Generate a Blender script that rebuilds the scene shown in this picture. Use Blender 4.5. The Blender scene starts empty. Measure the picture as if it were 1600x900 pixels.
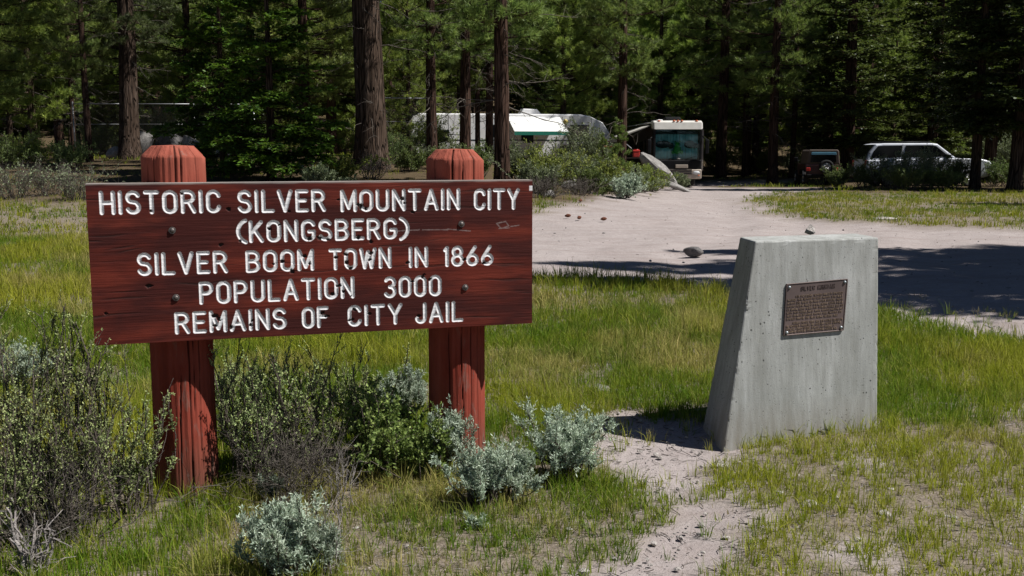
import bpy, bmesh, math, random
import numpy as np
from mathutils import Vector, Matrix
R = math.radians
S = bpy.context.scene
COL = S.collection

# ------------------------------------------------------------------ camera
F_PX, CX, CY, PITCH, EYE = 1556.0, 800.0, 450.0, R(7.867), 1.6
cam_d = bpy.data.cameras.new('camera')
cam_d.sensor_width = 36.0
cam_d.lens = F_PX / 1600.0 * 36.0
cam_d.clip_start, cam_d.clip_end = 0.05, 2000
cam = bpy.data.objects.new('camera', cam_d)
COL.objects.link(cam)
cam.location = (0, 0, EYE)
cam.rotation_euler = (R(90) - PITCH, 0, 0)
S.camera = cam
# ------------------------------------------------------------------ light
SUN_EL, SUN_AZ = R(54), R(10)          # azimuth: from +X towards the camera (-Y)
W = bpy.data.worlds.new('World'); S.world = W; W.use_nodes = True
wn = W.node_tree; bg = wn.nodes['Background']
sky = wn.nodes.new('ShaderNodeTexSky'); sky.sky_type = 'NISHITA'; sky.sun_disc = False
sky.sun_elevation = SUN_EL; sky.sun_rotation = R(90) + SUN_AZ
sky.air_density = 0.62; sky.dust_density = 0.15; sky.altitude = 2000
wn.links.new(sky.outputs[0], bg.inputs[0]); bg.inputs[1].default_value = 0.05
sl = bpy.data.lights.new('sun', 'SUN'); sl.energy = 5.0; sl.angle = R(0.53); sl.color = (1.0, 0.965, 0.92)
sun = bpy.data.objects.new('sun', sl); COL.objects.link(sun)
sdir = Vector((math.cos(SUN_EL) * math.cos(SUN_AZ), -math.cos(SUN_EL) * math.sin(SUN_AZ), math.sin(SUN_EL)))
sun.rotation_euler = sdir.to_track_quat('Z', 'Y').to_euler(); sun.location = (20, -5, 40)
S.view_settings.view_transform = 'Standard'; S.view_settings.look = 'None'
S.view_settings.exposure = 0.40; S.view_settings.gamma = 1.0
S.cycles.max_bounces = 5; S.cycles.diffuse_bounces = 2; S.cycles.glossy_bounces = 3
S.cycles.transmission_bounces = 4; S.cycles.transparent_max_bounces = 8
S.cycles.use_denoising = True
S.cycles.caustics_reflective = False; S.cycles.caustics_refractive = False
S.cycles.sample_clamp_indirect = 6.0

# ------------------------------------------------------------------ numeric helpers
RNG = np.random.default_rng(11)
def sstep(a, b, x):
    t = np.clip((np.asarray(x, float) - a) / (b - a), 0, 1); return t * t * (3 - 2 * t)
_H = np.random.default_rng(5).random((256, 256))
def vnoise(x, y):
    x = np.asarray(x, float); y = np.asarray(y, float)
    xi = np.floor(x).astype(int); yi = np.floor(y).astype(int)
    fx = x - xi; fy = y - yi; fx = fx * fx * (3 - 2 * fx); fy = fy * fy * (3 - 2 * fy)
    h = lambda i, j: _H[i & 255, j & 255]
    return (h(xi, yi) * (1 - fx) + h(xi + 1, yi) * fx) * (1 - fy) + (h(xi, yi + 1) * (1 - fx) + h(xi + 1, yi + 1) * fx) * fy
def fbm(x, y, o=4):
    s = 0; a = 0.5
    for k in range(o):
        s = s + a * vnoise(np.asarray(x) * 2 ** k + 17.3 * k, np.asarray(y) * 2 ** k + 9.1 * k); a *= 0.5
    return s / (1 - 0.5 ** o)
def ray(px, py):
    rx, ry = (px - CX) / F_PX, -(py - CY) / F_PX
    c, s = math.cos(PITCH), math.sin(PITCH)
    return np.array([rx, c + ry * s, -s + ry * c])
def at_z(px, py, z=0.0):
    d = ray(px, py); return np.array([0, 0, EYE]) + d * ((z - EYE) / d[2])
def at_y(px, py, Y):
    d = ray(px, py); return np.array([0, 0, EYE]) + d * (Y / d[1])
def at_plane(px, py, P, n):
    d = ray(px, py); o = np.array([0, 0, EYE]); return o + d * (np.dot(P - o, n) / np.dot(d, n))

# terrain height
def ground_h(x, y):
    x = np.asarray(x, float); y = np.asarray(y, float)
    w = 1 - sstep(-2, 7, x)
    z = 1.3 * sstep(17, 46, y) * w
    flat = sstep(48, 53, y) * (1 - sstep(64, 68, y)) * sstep(-9, -6.5, x) * (1 - sstep(5.2, 6.8, x))
    z = z * (1 - flat) + 0.42 * flat
    z = z + 0.15 * np.maximum(0, y - 66) * sstep(66, 80, y)
    z = z + 0.10 * np.maximum(0, np.abs(x) - 45)
    z = z - 0.27 * np.exp(-((y - 53) / 6.0) ** 2) * sstep(5, 8, x) * (1 - sstep(15.8, 17.5, x))
    z = z - 0.06 * np.exp(-((x - 1.0) ** 2 + (y - 5.2) ** 2) / 0.5)
    z = z + 0.05 * (fbm(x * 0.9, y * 0.9, 3) - 0.5) * sstep(2, 4, y) + 0.012 * (fbm(x * 5, y * 5, 2) - 0.5)
    return z
def gz(x, y): return float(ground_h(x, y))
def at_g(px, py):
    z = 0.0
    for _ in range(12):
        p = at_z(px, py, z); z = 0.5 * z + 0.5 * gz(p[0], p[1])
    return p
def gx(px, Y):                                        # ground point under pixel column px at distance Y
    x = (px - CX) / F_PX * (Y * math.cos(PITCH) + (EYE - 0.5) * math.sin(PITCH))
    return np.array([x, Y, gz(x, Y)])

def poly_sd(x, y, P):                                 # signed distance to polygon, negative inside
    x = np.asarray(x, float); y = np.asarray(y, float)
    d = np.full(x.shape, 1e9); ins = np.zeros(x.shape, bool); n = len(P)
    for i in range(n):
        ax, ay = P[i]; bx, by = P[(i + 1) % n]
        ex, ey = bx - ax, by - ay
        t = np.clip(((x - ax) * ex + (y - ay) * ey) / (ex * ex + ey * ey + 1e-12), 0, 1)
        d = np.minimum(d, np.hypot(x - ax - t * ex, y - ay - t * ey))
        if ey != 0:
            c = ((ay > y) != (by > y)) & (x < ex * (y - ay) / ey + ax); ins ^= c
    return np.where(ins, -d, d)

ROAD_PX = [(560, 436), (700, 432), (832, 431), (1000, 434), (1130, 456), (1280, 475), (1390, 490), (1490, 512), (1600, 535), (1760, 575), (1900, 560), (1900, 372),
           (1600, 358), (1540, 357), (1420, 352), (1330, 347), (1235, 339), (1185, 318), (1170, 309), (1200, 301), (1290, 297), (1290, 291), (1150, 290), (1100, 283), (1240, 279.5),
           (1240, 277.8), (1080, 279), (1040, 287), (1015, 292), (1010, 301), (985, 309), (930, 320), (890, 333), (832, 342), (700, 352), (560, 362)]
ROAD = [tuple(at_z(*p)[:2]) for p in ROAD_PX]
PATH_PX = [(925, 664), (960, 645), (1040, 640), (1110, 652), (1130, 690), (1180, 705), (1095, 735), (1090, 760), (1230, 790), (1260, 815), (1160, 840), (1110, 905), (1080, 990), (820, 990), (850, 905),
           (905, 868), (975, 835), (985, 790), (1000, 745), (960, 715)]
PATH = [tuple(at_z(*p)[:2]) for p in PATH_PX]
def road_mask(x, y):
    d = poly_sd(x, y, ROAD)
    sc = np.clip(np.asarray(y) / 14.0, 0.6, 2.2)
    return 1 - sstep(-0.45, 0.45, d / sc + 1.1 * (fbm(np.asarray(x) * 1.3, np.asarray(y) * 1.3, 4) - 0.5))
def path_mask(x, y):
    d = poly_sd(x, y, PATH)
    return 1 - sstep(-0.14, 0.14, d + 0.75 * (fbm(np.asarray(x) * 2.6, np.asarray(y) * 2.6, 4) - 0.46))
def forest_mask(x, y):
    x = np.asarray(x, float); y = np.asarray(y, float)
    edge = 26 + 12 * sstep(1.0, 7, x) + 2.5 * (fbm(x * 0.5, y * 0.5, 3) - 0.5)
    return sstep(-2.0, 2.0, y - edge)

# ------------------------------------------------------------------ mesh helpers
def mesh_np(name, V, F, mat=None, col=None, smooth=False, attrs=None):
    me = bpy.data.meshes.new(name)
    V = np.ascontiguousarray(V, dtype=np.float32)
    me.vertices.add(len(V)); me.vertices.foreach_set('co', V.ravel())
    F = [np.ascontiguousarray(f, dtype=np.int32) for f in F if len(f)]
    nl = sum(f.size for f in F); nf = sum(len(f) for f in F)
    me.loops.add(nl); me.polygons.add(nf)
    me.loops.foreach_set('vertex_index', np.concatenate([f.ravel() for f in F]))
    tot = np.concatenate([np.full(len(f), f.shape[1], np.int32) for f in F])
    st = np.concatenate([[0], np.cumsum(tot)[:-1]]).astype(np.int32)
    me.polygons.foreach_set('loop_start', st); me.polygons.foreach_set('loop_total', tot)
    me.polygons.foreach_set('use_smooth', np.full(nf, smooth))
    if mat: me.materials.append(mat)
    if col is not None:
        a = me.color_attributes.new('col', 'FLOAT_COLOR', 'POINT')
        c = np.ones((len(V), 4), np.float32); c[:, :3] = col; a.data.foreach_set('color', c.ravel())
    for k, v in (attrs or {}).items():
        a = me.attributes.new(k, 'FLOAT', 'POINT'); a.data.foreach_set('value', np.ascontiguousarray(v, dtype=np.float32))
    me.update(); me.validate()
    return me
def link(name, data, parent=None, loc=None):
    o = bpy.data.objects.new(name, data); COL.objects.link(o)
    if parent is not None: o.parent = parent
    if loc is not None: o.location = loc
    return o
def tag(o, label, cat, group=None):
    o['label'] = label; o['category'] = cat
    if group: o['group'] = group
    return o
def thing(name, label, cat, loc=(0, 0, 0), rz=0.0, group=None, sc=1.0):
    o = link(name, None, None, loc); o.rotation_euler = (0, 0, rz); o.scale = (sc, sc, sc); o.empty_display_size = 0.2
    return tag(o, label, cat, group)
def kind(o, k): o['kind'] = k; return o
def dup(root, loc, rz, sc, label, group=None):
    r = root.copy(); COL.objects.link(r); r.location = loc; r.rotation_euler = (0, 0, rz); r.scale = sc if hasattr(sc, '__len__') else (sc, sc, sc)
    r['label'] = label
    if group: r['group'] = group
    elif 'group' in r.keys(): del r['group']
    for ch in list(root.children):
        c = ch.copy(); COL.objects.link(c); c.parent = r
        for g in list(ch.children):
            d = g.copy(); COL.objects.link(d); d.parent = c
    return r

class MB:
    """collects bmesh shapes for ONE mesh"""
    def __init__(s): s.bm = bmesh.new()
    def box(s, x0, x1, y0, y1, z0, z1, bev=0.0, seg=2):
        r = bmesh.ops.create_cube(s.bm, size=1.0); vs = r['verts']
        for v in vs:
            v.co = Vector((x0 + (v.co.x + .5) * (x1 - x0), y0 + (v.co.y + .5) * (y1 - y0), z0 + (v.co.z + .5) * (z1 - z0)))
        if bev > 0:
            es = list({e for v in vs for e in v.link_edges})
            bmesh.ops.bevel(s.bm, geom=es, offset=bev, segments=seg, profile=0.5, affect='EDGES', clamp_overlap=True)
        return s
    def prism(s, pts, axis, a, b, bev=0.0, seg=2):     # pts: 2D outline; axis: 'x' (pts are y,z) or 'y' (pts are x,z) or 'z' (pts are x,y)
        f = {'x': lambda p, t: (t, p[0], p[1]), 'y': lambda p, t: (p[0], t, p[1]), 'z': lambda p, t: (p[0], p[1], t)}[axis]
        A = [s.bm.verts.new(f(p, a)) for p in pts]; B = [s.bm.verts.new(f(p, b)) for p in pts]
        fs = [s.bm.faces.new(A), s.bm.faces.new(B[::-1])]
        n = len(pts)
        for i in range(n): fs.append(s.bm.faces.new((A[i], B[i], B[(i + 1) % n], A[(i + 1) % n])))
        bmesh.ops.recalc_face_normals(s.bm, faces=fs)
        if bev > 0:
            es = list({e for fc in fs[:2] for e in fc.edges})
            bmesh.ops.bevel(s.bm, geom=es, offset=bev, segments=seg, profile=0.5, affect='EDGES', clamp_overlap=True)
        return s
    def hexa(s, C, bev=0.0, seg=2):                    # 8 corners: 4 bottom ring, 4 top ring
        v = [s.bm.verts.new(c) for c in C]
        fs = [s.bm.faces.new([v[i] for i in q]) for q in ((3, 2, 1, 0), (4, 5, 6, 7), (0, 1, 5, 4), (1, 2, 6, 5), (2, 3, 7, 6), (3, 0, 4, 7))]
        bmesh.ops.recalc_face_normals(s.bm, faces=fs)
        if bev > 0:
            bmesh.ops.bevel(s.bm, geom=list({e for fc in fs for e in fc.edges}), offset=bev, segments=seg, profile=0.5, affect='EDGES', clamp_overlap=True)
        return s
    def cyl(s, p0, p1, r0, r1=None, n=16):
        r1 = r0 if r1 is None else r1; p0 = Vector(p0); p1 = Vector(p1); d = p1 - p0
        q = d.to_track_quat('Z', 'Y')
        A = [s.bm.verts.new(p0 + q @ Vector((r0 * math.cos(2 * math.pi * i / n), r0 * math.sin(2 * math.pi * i / n), 0))) for i in range(n)]
        B = [s.bm.verts.new(p1 + q @ Vector((r1 * math.cos(2 * math.pi * i / n), r1 * math.sin(2 * math.pi * i / n), 0))) for i in range(n)]
        s.bm.faces.new(A[::-1]); s.bm.faces.new(B)
        for i in range(n):
            f = s.bm.faces.new((A[i], A[(i + 1) % n], B[(i + 1) % n], B[i])); f.smooth = True
        return s
    def ring(s, c, axis, prof, n=28):                   # lathe: prof list of (radius, offset along axis), closed loop
        c = Vector(c); q = Vector(axis).to_track_quat('Z', 'Y'); k = len(prof)
        vs = [[s.bm.verts.new(c + q @ Vector((r * math.cos(2 * math.pi * i / n), r * math.sin(2 * math.pi * i / n), t))) for r, t in prof] for i in range(n)]
        for i in range(n):
            for j in range(k):
                f = s.bm.faces.new((vs[i][j], vs[(i + 1) % n][j], vs[(i + 1) % n][(j + 1) % k], vs[i][(j + 1) % k])); f.smooth = True
        return s
    def ball(s, c, r, sub=2, sq=(1, 1, 1)):
        t = bmesh.ops.create_icosphere(s.bm, subdivisions=sub, radius=1.0)
        for v in t['verts']: v.co = Vector((c[0] + v.co.x * r * sq[0], c[1] + v.co.y * r * sq[1], c[2] + v.co.z * r * sq[2]))
        for f in {f for v in t['verts'] for f in v.link_faces}: f.smooth = True
        return s
    def done(s, name, mat, parent=None, loc=None, smooth=None):
        me = bpy.data.meshes.new(name); s.bm.to_mesh(me); s.bm.free()
        if mat: me.materials.append(mat)
        if smooth is not None: me.polygons.foreach_set('use_smooth', np.full(len(me.polygons), smooth))
        return link(name, me, parent, loc)

def tubes(P, Rr, n):
    """P (m,k,3) polylines, Rr (m,k) radii -> verts, quads (open tubes)"""
    P = np.asarray(P, float); m, k, _ = P.shape
    T = np.gradient(P, axis=1); T /= np.linalg.norm(T, axis=2, keepdims=True) + 1e-9
    ref = np.where(np.abs(T[..., 2:3]) > 0.9, np.array([1.0, 0, 0]), np.array([0, 0, 1.0]))
    A = np.cross(T, ref); A /= np.linalg.norm(A, axis=2, keepdims=True) + 1e-9; B = np.cross(T, A)
    th = np.arange(n) * 2 * math.pi / n
    V = P[:, :, None, :] + Rr[:, :, None, None] * (A[:, :, None, :] * np.cos(th)[None, None, :, None] + B[:, :, None, :] * np.sin(th)[None, None, :, None])
    idx = np.arange(m * k * n).reshape(m, k, n)
    a = idx[:, :-1, :]; b = np.roll(a, -1, 2); d = idx[:, 1:, :]; c = np.roll(d, -1, 2)
    return V.reshape(-1, 3), np.stack([a, b, c, d], -1).reshape(-1, 4)
def cat(parts):
    V = []; F = []; o = 0
    for v, f in parts: V.append(v); F.append(f + o); o += len(v)
    return np.concatenate(V), np.concatenate(F)
def unit(v): return v / (np.linalg.norm(v, axis=-1, keepdims=True) + 1e-9)

# ------------------------------------------------------------------ materials
class NT:
    def __init__(s, name):
        s.m = bpy.data.materials.new(name); s.m.use_nodes = True; s.t = s.m.node_tree
        s.b = s.t.nodes['Principled BSDF']; s.out = s.t.nodes['Material Output']
    def n(s, typ, **kw):
        nd = s.t.nodes.new('ShaderNode' + typ)
        for k, v in kw.items():
            if k.startswith('_'): setattr(nd, k[1:], v)
            else:
                key = int(k[1:]) if k[0] == 'i' and k[1:].isdigit() else k.replace('__', ' ')
                s.put(nd.inputs[key], v)
        return nd
    def put(s, sock, v):
        if hasattr(v, 'is_linked') or isinstance(v, bpy.types.NodeSocket): s.t.links.new(v, sock)
        elif isinstance(v, (tuple, list)) and len(v) == 3 and sock.type == 'RGBA': sock.default_value = (*v, 1)
        else: sock.default_value = v
    def noise(s, scale, vec=None, detail=5, rough=0.55):
        nd = s.n('TexNoise', Scale=scale, Detail=detail, Roughness=rough)
        if vec is not None: s.put(nd.inputs['Vector'], vec)
        return nd.outputs[0]
    def coord(s, kind='Object', scale=(1, 1, 1)):
        c = s.n('TexCoord').outputs[kind]; mp = s.n('Mapping'); s.put(mp.inputs[0], c); mp.inputs[3].default_value = scale
        return mp.outputs[0]
    def ramp(s, f, stops):
        nd = s.n('ValToRGB', i0=f); cr = nd.color_ramp
        while len(cr.elements) > 1: cr.elements.remove(cr.elements[-1])
        for i, (p, c) in enumerate(stops):
            e = cr.elements[0] if i == 0 else cr.elements.new(p)
            e.position = p; e.color = (*c, 1) if hasattr(c, '__len__') else (c, c, c, 1)
        return nd.outputs[0]
    def mix(s, f, a, b, typ='MIX'):
        nd = s.n('Mix', _data_type='RGBA', _blend_type=typ)
        s.put(nd.inputs[0], f); s.put(nd.inputs[6], a); s.put(nd.inputs[7], b); return nd.outputs[2]
    def math(s, op, a, b=0.0, clamp=False):
        nd = s.n('Math', _operation=op, _use_clamp=clamp); s.put(nd.inputs[0], a); s.put(nd.inputs[1], b); return nd.outputs[0]
    def attr(s, name, out='Fac'):
        return s.n('Attribute', _attribute_name=name).outputs[out]
    def bump(s, h, strength=0.4, dist=0.02):
        s.put(s.b.inputs['Normal'], s.n('Bump', Strength=strength, Distance=dist, Height=h).outputs[0])
    def base(s, c, rough=0.7, spec=0.3, metal=0.0):
        s.put(s.b.inputs['Base Color'], c); s.put(s.b.inputs['Roughness'], rough)
        s.b.inputs['Specular IOR Level'].default_value = spec; s.b.inputs['Metallic'].default_value = metal
        return s.m

def m_paint(name, c, rough=0.4, spec=0.4, dirt=0.15, metal=0.0):
    t = NT(name); n = t.noise(2.5, t.coord())
    d = tuple(v * (1 - dirt) * 0.9 + 0.01 for v in c)
    return t.base(t.mix(t.ramp(n, [(0.35, 0.0), (0.7, 1.0)]), c, d), rough, spec, metal)
def m_glass_dark(name, c=(0.01, 0.012, 0.014), rough=0.06):
    t = NT(name); return t.base(c, rough, 0.25)

def mat_ground():
    t = NT('ground_soil')
    P = t.coord()
    n1 = t.noise(0.9, P, 6, 0.6); n2 = t.noise(9, P, 6, 0.65); n3 = t.noise(60, P, 4, 0.7); n4 = t.noise(220, P, 2, 0.6)
    dirt = t.ramp(n2, [(0.25, (0.235, 0.20, 0.19)), (0.55, (0.365, 0.32, 0.308)), (0.8, (0.43, 0.385, 0.375))])
    dirt = t.mix(0.55, dirt, t.ramp(n1, [(0.3, (0.295, 0.26, 0.25)), (0.7, (0.41, 0.365, 0.353))]))
    dirt = t.mix(t.ramp(n3, [(0.33, 0.75), (0.46, 0.0)]), dirt, (0.17, 0.135, 0.115))
    dirt = t.mix(t.ramp(n4, [(0.62, 0.0), (0.72, 0.6)]), dirt, (0.52, 0.47, 0.44))
    soil = t.ramp(n3, [(0.25, (0.07, 0.055, 0.038)), (0.5, (0.195, 0.162, 0.13)), (0.75, (0.37, 0.31, 0.265))])
    soil = t.mix(t.ramp(n2, [(0.4, 0.0), (0.65, 0.3)]), soil, (0.11, 0.105, 0.05))
    need = t.ramp(n3, [(0.25, (0.04, 0.03, 0.018)), (0.5, (0.085, 0.062, 0.036)), (0.8, (0.17, 0.125, 0.075))])
    dirt = t.mix(t.ramp(t.noise(2.2, t.coord('Object', (.35, 1.3, 1)), 5, .65), [(.36, .55), (.52, 0.0)]), dirt, (0.27, 0.225, 0.21))
    c = t.mix(t.attr('needle'), soil, need)
    c = t.mix(t.attr('bare'), c, dirt)
    h = t.math('ADD', t.math('MULTIPLY', n2, 0.7), t.math('ADD', t.math('MULTIPLY', n3, 0.35), t.math('MULTIPLY', n4, 0.1)))
    t.bump(h, 0.55, 0.05)
    return t.base(c, 0.95, 0.1)
def mat_leaf(name, trans=0.3, rough=0.55, spec=0.25):
    t = NT(name)
    c = t.attr('col', 'Color')
    oi = t.n('ObjectInfo').outputs['Random']
    hsv = t.n('HueSaturation', Color=c); t.put(hsv.inputs['Value'], t.math('ADD', t.math('MULTIPLY', oi, 0.35), 0.82)); 
    t.put(hsv.inputs['Hue'], t.math('ADD', t.math('MULTIPLY', oi, 0.02), 0.49))
    c = hsv.outputs[0]
    t.base(c, rough, spec)
    tr = t.n('BsdfTranslucent'); t.put(tr.inputs[0], t.mix(0.35, c, (0.16, 0.22, 0.02)))
    ms = t.n('MixShader'); ms.inputs[0].default_value = trans
    t.t.links.new(t.b.outputs[0], ms.inputs[1]); t.t.links.new(tr.outputs[0], ms.inputs[2])
    t.t.links.new(ms.outputs[0], t.out.inputs[0])
    return t.m
def mat_bark(name, a, b, c):
    t = NT(name); P = t.coord('Object', (6, 6, 0.45))
    n = t.noise(1.6, P, 6, 0.65); v = t.n('TexVoronoi', _feature='DISTANCE_TO_EDGE', Scale=2.2); t.put(v.inputs['Vector'], P)
    crack = t.ramp(v.outputs[0], [(0.0, 1.0), (0.12, 0.0)])
    col = t.ramp(n, [(0.25, a), (0.5, b), (0.75, c)])
    col = t.mix(t.math('MULTIPLY', crack, 0.85), col, tuple(x * 0.25 for x in a))
    t.bump(t.math('SUBTRACT', n, crack), 0.9, 0.06)
    return t.base(col, 0.95, 0.1)
def mat_rock(name, a, b, scale=6):
    t = NT(name); P = t.coord(); n = t.noise(scale, P, 8, 0.65); n2 = t.noise(scale * 6, P, 4, 0.7)
    c = t.mix(t.ramp(n2, [(0.38, 0.6), (0.5, 0.0)]), t.ramp(n, [(0.3, a), (0.68, b)]), tuple(x * 0.45 for x in a))
    t.bump(t.math('ADD', n, t.math('MULTIPLY', n2, 0.4)), 0.7, 0.05)
    return t.base(c, 0.92, 0.15)
def mat_post():
    t = NT('red_post_paint')
    P = t.coord('Object', (1, 1, 0.13)); Q = t.coord('Object', (1, 1, 0.045))
    n = t.noise(14, P, 6, 0.6); f = t.noise(60, Q, 5, 0.7); b = t.noise(5, t.coord(), 4)
    c = t.ramp(n, [(0.25, (0.12, 0.021, 0.014)), (0.5, (0.24, 0.042, 0.026)), (0.75, (0.32, 0.075, 0.05))])
    c = t.mix(t.ramp(b, [(0.35, 0.0), (0.75, 0.5)]), c, (0.30, 0.085, 0.06))
    c = t.mix(t.ramp(f, [(0.24, 0.8), (0.34, 0.0)]), c, (0.035, 0.012, 0.010))
    c = t.mix(t.ramp(t.noise(32, t.coord('Object', (1, 1, .4)), 4, .7), [(0.70, 0.0), (0.75, 0.85)]), c, (0.03, 0.014, 0.012))
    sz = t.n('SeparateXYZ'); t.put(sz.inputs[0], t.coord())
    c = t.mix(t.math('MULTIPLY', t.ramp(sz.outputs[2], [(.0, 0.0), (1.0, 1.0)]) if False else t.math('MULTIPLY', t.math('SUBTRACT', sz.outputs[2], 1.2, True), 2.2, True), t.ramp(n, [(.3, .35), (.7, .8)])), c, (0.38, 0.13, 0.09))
    gw = t.noise(9, t.coord('Object', (1, 1, .22)), 6, .72)
    c = t.mix(t.math('MULTIPLY', t.ramp(gw, [(.60, 0.0), (.66, .8)]), t.ramp(f, [(.4, .3), (.6, 1.0)])), c, (0.21, 0.15, 0.125))
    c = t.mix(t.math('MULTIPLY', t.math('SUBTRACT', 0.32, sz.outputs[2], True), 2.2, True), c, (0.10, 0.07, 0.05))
    c = t.mix(t.attr('crack'), c, (0.012, 0.006, 0.005))
    t.bump(t.math('ADD', n, t.math('MULTIPLY', f, 0.8)), 0.55, 0.012)
    return t.base(c, 0.9, 0.08)
def mat_board():
    t = NT('red_board_and_white_paint')
    P = t.coord('Object', (0.09, 1, 1)); Q = t.coord('Object', (0.035, 1, 1)); O = t.coord()
    n = t.noise(16, P, 6, 0.6); f = t.noise(70, Q, 6, 0.72); b = t.noise(3.0, t.coord('Object', (0.5, 1, 1.6)), 4, 0.6)
    c = t.ramp(n, [(0.3, (0.066, 0.014, 0.010)), (0.5, (0.14, 0.025, 0.016)), (0.72, (0.21, 0.042, 0.025))])
    c = t.mix(t.ramp(b, [(0.40, 0.0), (0.56, 0.85)]), c, (0.045, 0.013, 0.012))
    kn = t.n('TexVoronoi', Scale=3.1); t.put(kn.inputs['Vector'], t.coord('Object', (.8, 1, 1.5)))
    c = t.mix(t.ramp(t.math('ADD', kn.outputs['Distance'], t.math('MULTIPLY', n, .06)), [(.085, .9), (.14, 0.0)]), c, (0.022, 0.010, 0.010))
    c = t.mix(t.ramp(f, [(0.25, 0.7), (0.36, 0.0)]), c, (0.018, 0.009, 0.009))
    sp = t.noise(26, t.coord('Object', (0.6, 1, 1)), 4, 0.75)
    c = t.mix(t.ramp(sp, [(0.70, 0.0), (0.735, 0.9)]), c, (0.02, 0.011, 0.010))
    c = t.mix(t.attr('chip'), c, t.ramp(f, [(0.3, (0.012, 0.010, 0.010)), (0.7, (0.05, 0.035, 0.03))]))
    wn_ = t.noise(45, O, 4); white = t.ramp(wn_, [(0.3, (0.76, 0.76, 0.77)), (0.6, (0.86, 0.86, 0.86))])
    c = t.mix(t.attr('scratch'), c, (0.24, 0.18, 0.17))
    c = t.mix(t.attr('paint'), c, white)
    grey = t.ramp(f, [(0.3, (0.22, 0.19, 0.17)), (0.7, (0.44, 0.40, 0.37))])
    c = t.mix(t.attr('edge'), c, grey)
    t.bump(t.math('ADD', t.math('MULTIPLY', n, 0.6), f), 0.45, 0.006)
    return t.base(c, 0.75, 0.12)
def mat_concrete():
    t = NT('cast_concrete'); O = t.coord(); V = t.coord('Object', (1, 1, 0.12))
    n = t.noise(3.0, O, 5, 0.6); s = t.noise(14, V, 5, 0.65); g = t.noise(120, O, 3, 0.6)
    c = t.ramp(n, [(0.3, (0.325, 0.335, 0.32)), (0.55, (0.40, 0.41, 0.395)), (0.75, (0.46, 0.47, 0.455))])
    c = t.mix(t.ramp(s, [(0.36, 0.75), (0.56, 0.0)]), c, (0.25, 0.255, 0.235))
    c = t.mix(t.ramp(s, [(0.58, 0.0), (0.72, 0.6)]), c, (0.52, 0.53, 0.52))
    s2 = t.noise(55, t.coord('Object', (1, 1, 0.03)), 3, .6); c = t.mix(t.ramp(s2, [(.38, .35), (.5, 0.0)]), c, (0.27, 0.275, 0.26))
    vo = t.n('TexVoronoi', Scale=38.0); t.put(vo.inputs['Vector'], O)
    dens = t.ramp(t.noise(4.5, O, 3), [(0.40, 0.06), (0.64, 0.22)])
    pit = t.math('LESS_THAN', vo.outputs['Distance'], dens)
    rs = t.n('SeparateColor', i0=vo.outputs['Color']).outputs[0]
    pit = t.math('MULTIPLY', pit, t.math('GREATER_THAN', rs, 0.6))
    vo2 = t.n('TexVoronoi', Scale=110.0); t.put(vo2.inputs['Vector'], O)
    pit2 = t.math('MULTIPLY', t.math('LESS_THAN', vo2.outputs['Distance'], 0.22), t.math('GREATER_THAN', t.n('SeparateColor', i0=vo2.outputs['Color']).outputs[1], 0.86))
    p = t.math('MAXIMUM', pit, pit2)
    c = t.mix(t.math('MULTIPLY', p, 0.9), c, (0.05, 0.05, 0.048))
    c = t.mix(t.math('MULTIPLY', t.ramp(g, [(0.4, 1.0), (0.6, 0.0)]), 0.12), c, (0.16, 0.16, 0.15))
    sx = t.n('SeparateXYZ'); t.put(sx.inputs[0], t.n('TexCoord').outputs['Object'])
    low = t.math('MULTIPLY', t.ramp(sx.outputs[2], [(0.02, 1.0), (0.22, 0.0)]), t.ramp(s, [(0.3, 0.8), (0.7, 0.3)]))
    c = t.mix(low, c, (0.25, 0.225, 0.19))
    t.bump(t.math('SUBTRACT', t.math('ADD', t.math('MULTIPLY', g, 0.25), t.math('MULTIPLY', s, 0.4)), p), 0.5, 0.008)
    return t.base(c, 0.85, 0.25)

M = {}
M['ground'] = mat_ground()
M['needle'] = mat_leaf('pine_needles', 0.38, 0.5, 0.3)
M['fir'] = mat_leaf('fir_needles', 0.32, 0.5, 0.3)
M['leaf'] = mat_leaf('shrub_leaves', 0.3, 0.6, 0.2)
M['grass'] = mat_leaf('grass_blades', 0.45, 0.65, 0.12)
M['bark'] = mat_bark('pine_bark', (0.035, 0.024, 0.018), (0.085, 0.058, 0.042), (0.17, 0.125, 0.10))
M['barkred'] = mat_bark('reddish_pine_bark', (0.035, 0.021, 0.015), (0.075, 0.044, 0.032), (0.13, 0.085, 0.065))
M['twig'] = mat_rock('grey_twig', (0.085, 0.072, 0.06), (0.17, 0.15, 0.13), 9)
M['stem'] = mat_rock('shrub_stem', (0.07, 0.057, 0.048), (0.17, 0.14, 0.12), 12)
M['deadstem'] = mat_rock('dead_wood', (0.21, 0.185, 0.17), (0.40, 0.37, 0.35), 12)
M['rock'] = mat_rock('granite', (0.17, 0.16, 0.15), (0.36, 0.345, 0.33))
M['rockpale'] = mat_rock('pale_stone', (0.34, 0.31, 0.285), (0.52, 0.485, 0.45), 14)
M['rockdark'] = mat_rock('dark_stone', (0.075, 0.07, 0.07), (0.2, 0.19, 0.185), 10)
M['cone'] = mat_rock('pine_cone', (0.12, 0.045, 0.03), (0.24, 0.10, 0.06), 20)
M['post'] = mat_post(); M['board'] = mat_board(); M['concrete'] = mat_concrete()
M['steel'] = m_paint('bolt_steel', (0.17, 0.15, 0.14), 0.5, 0.5, 0.4, 0.6)
M['galv'] = m_paint('galvanised_steel', (0.34, 0.35, 0.36), 0.45, 0.5, 0.3, 0.5)
M['white'] = m_paint('white_bodywork', (0.78, 0.78, 0.78), 0.35, 0.5, 0.06)
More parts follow.
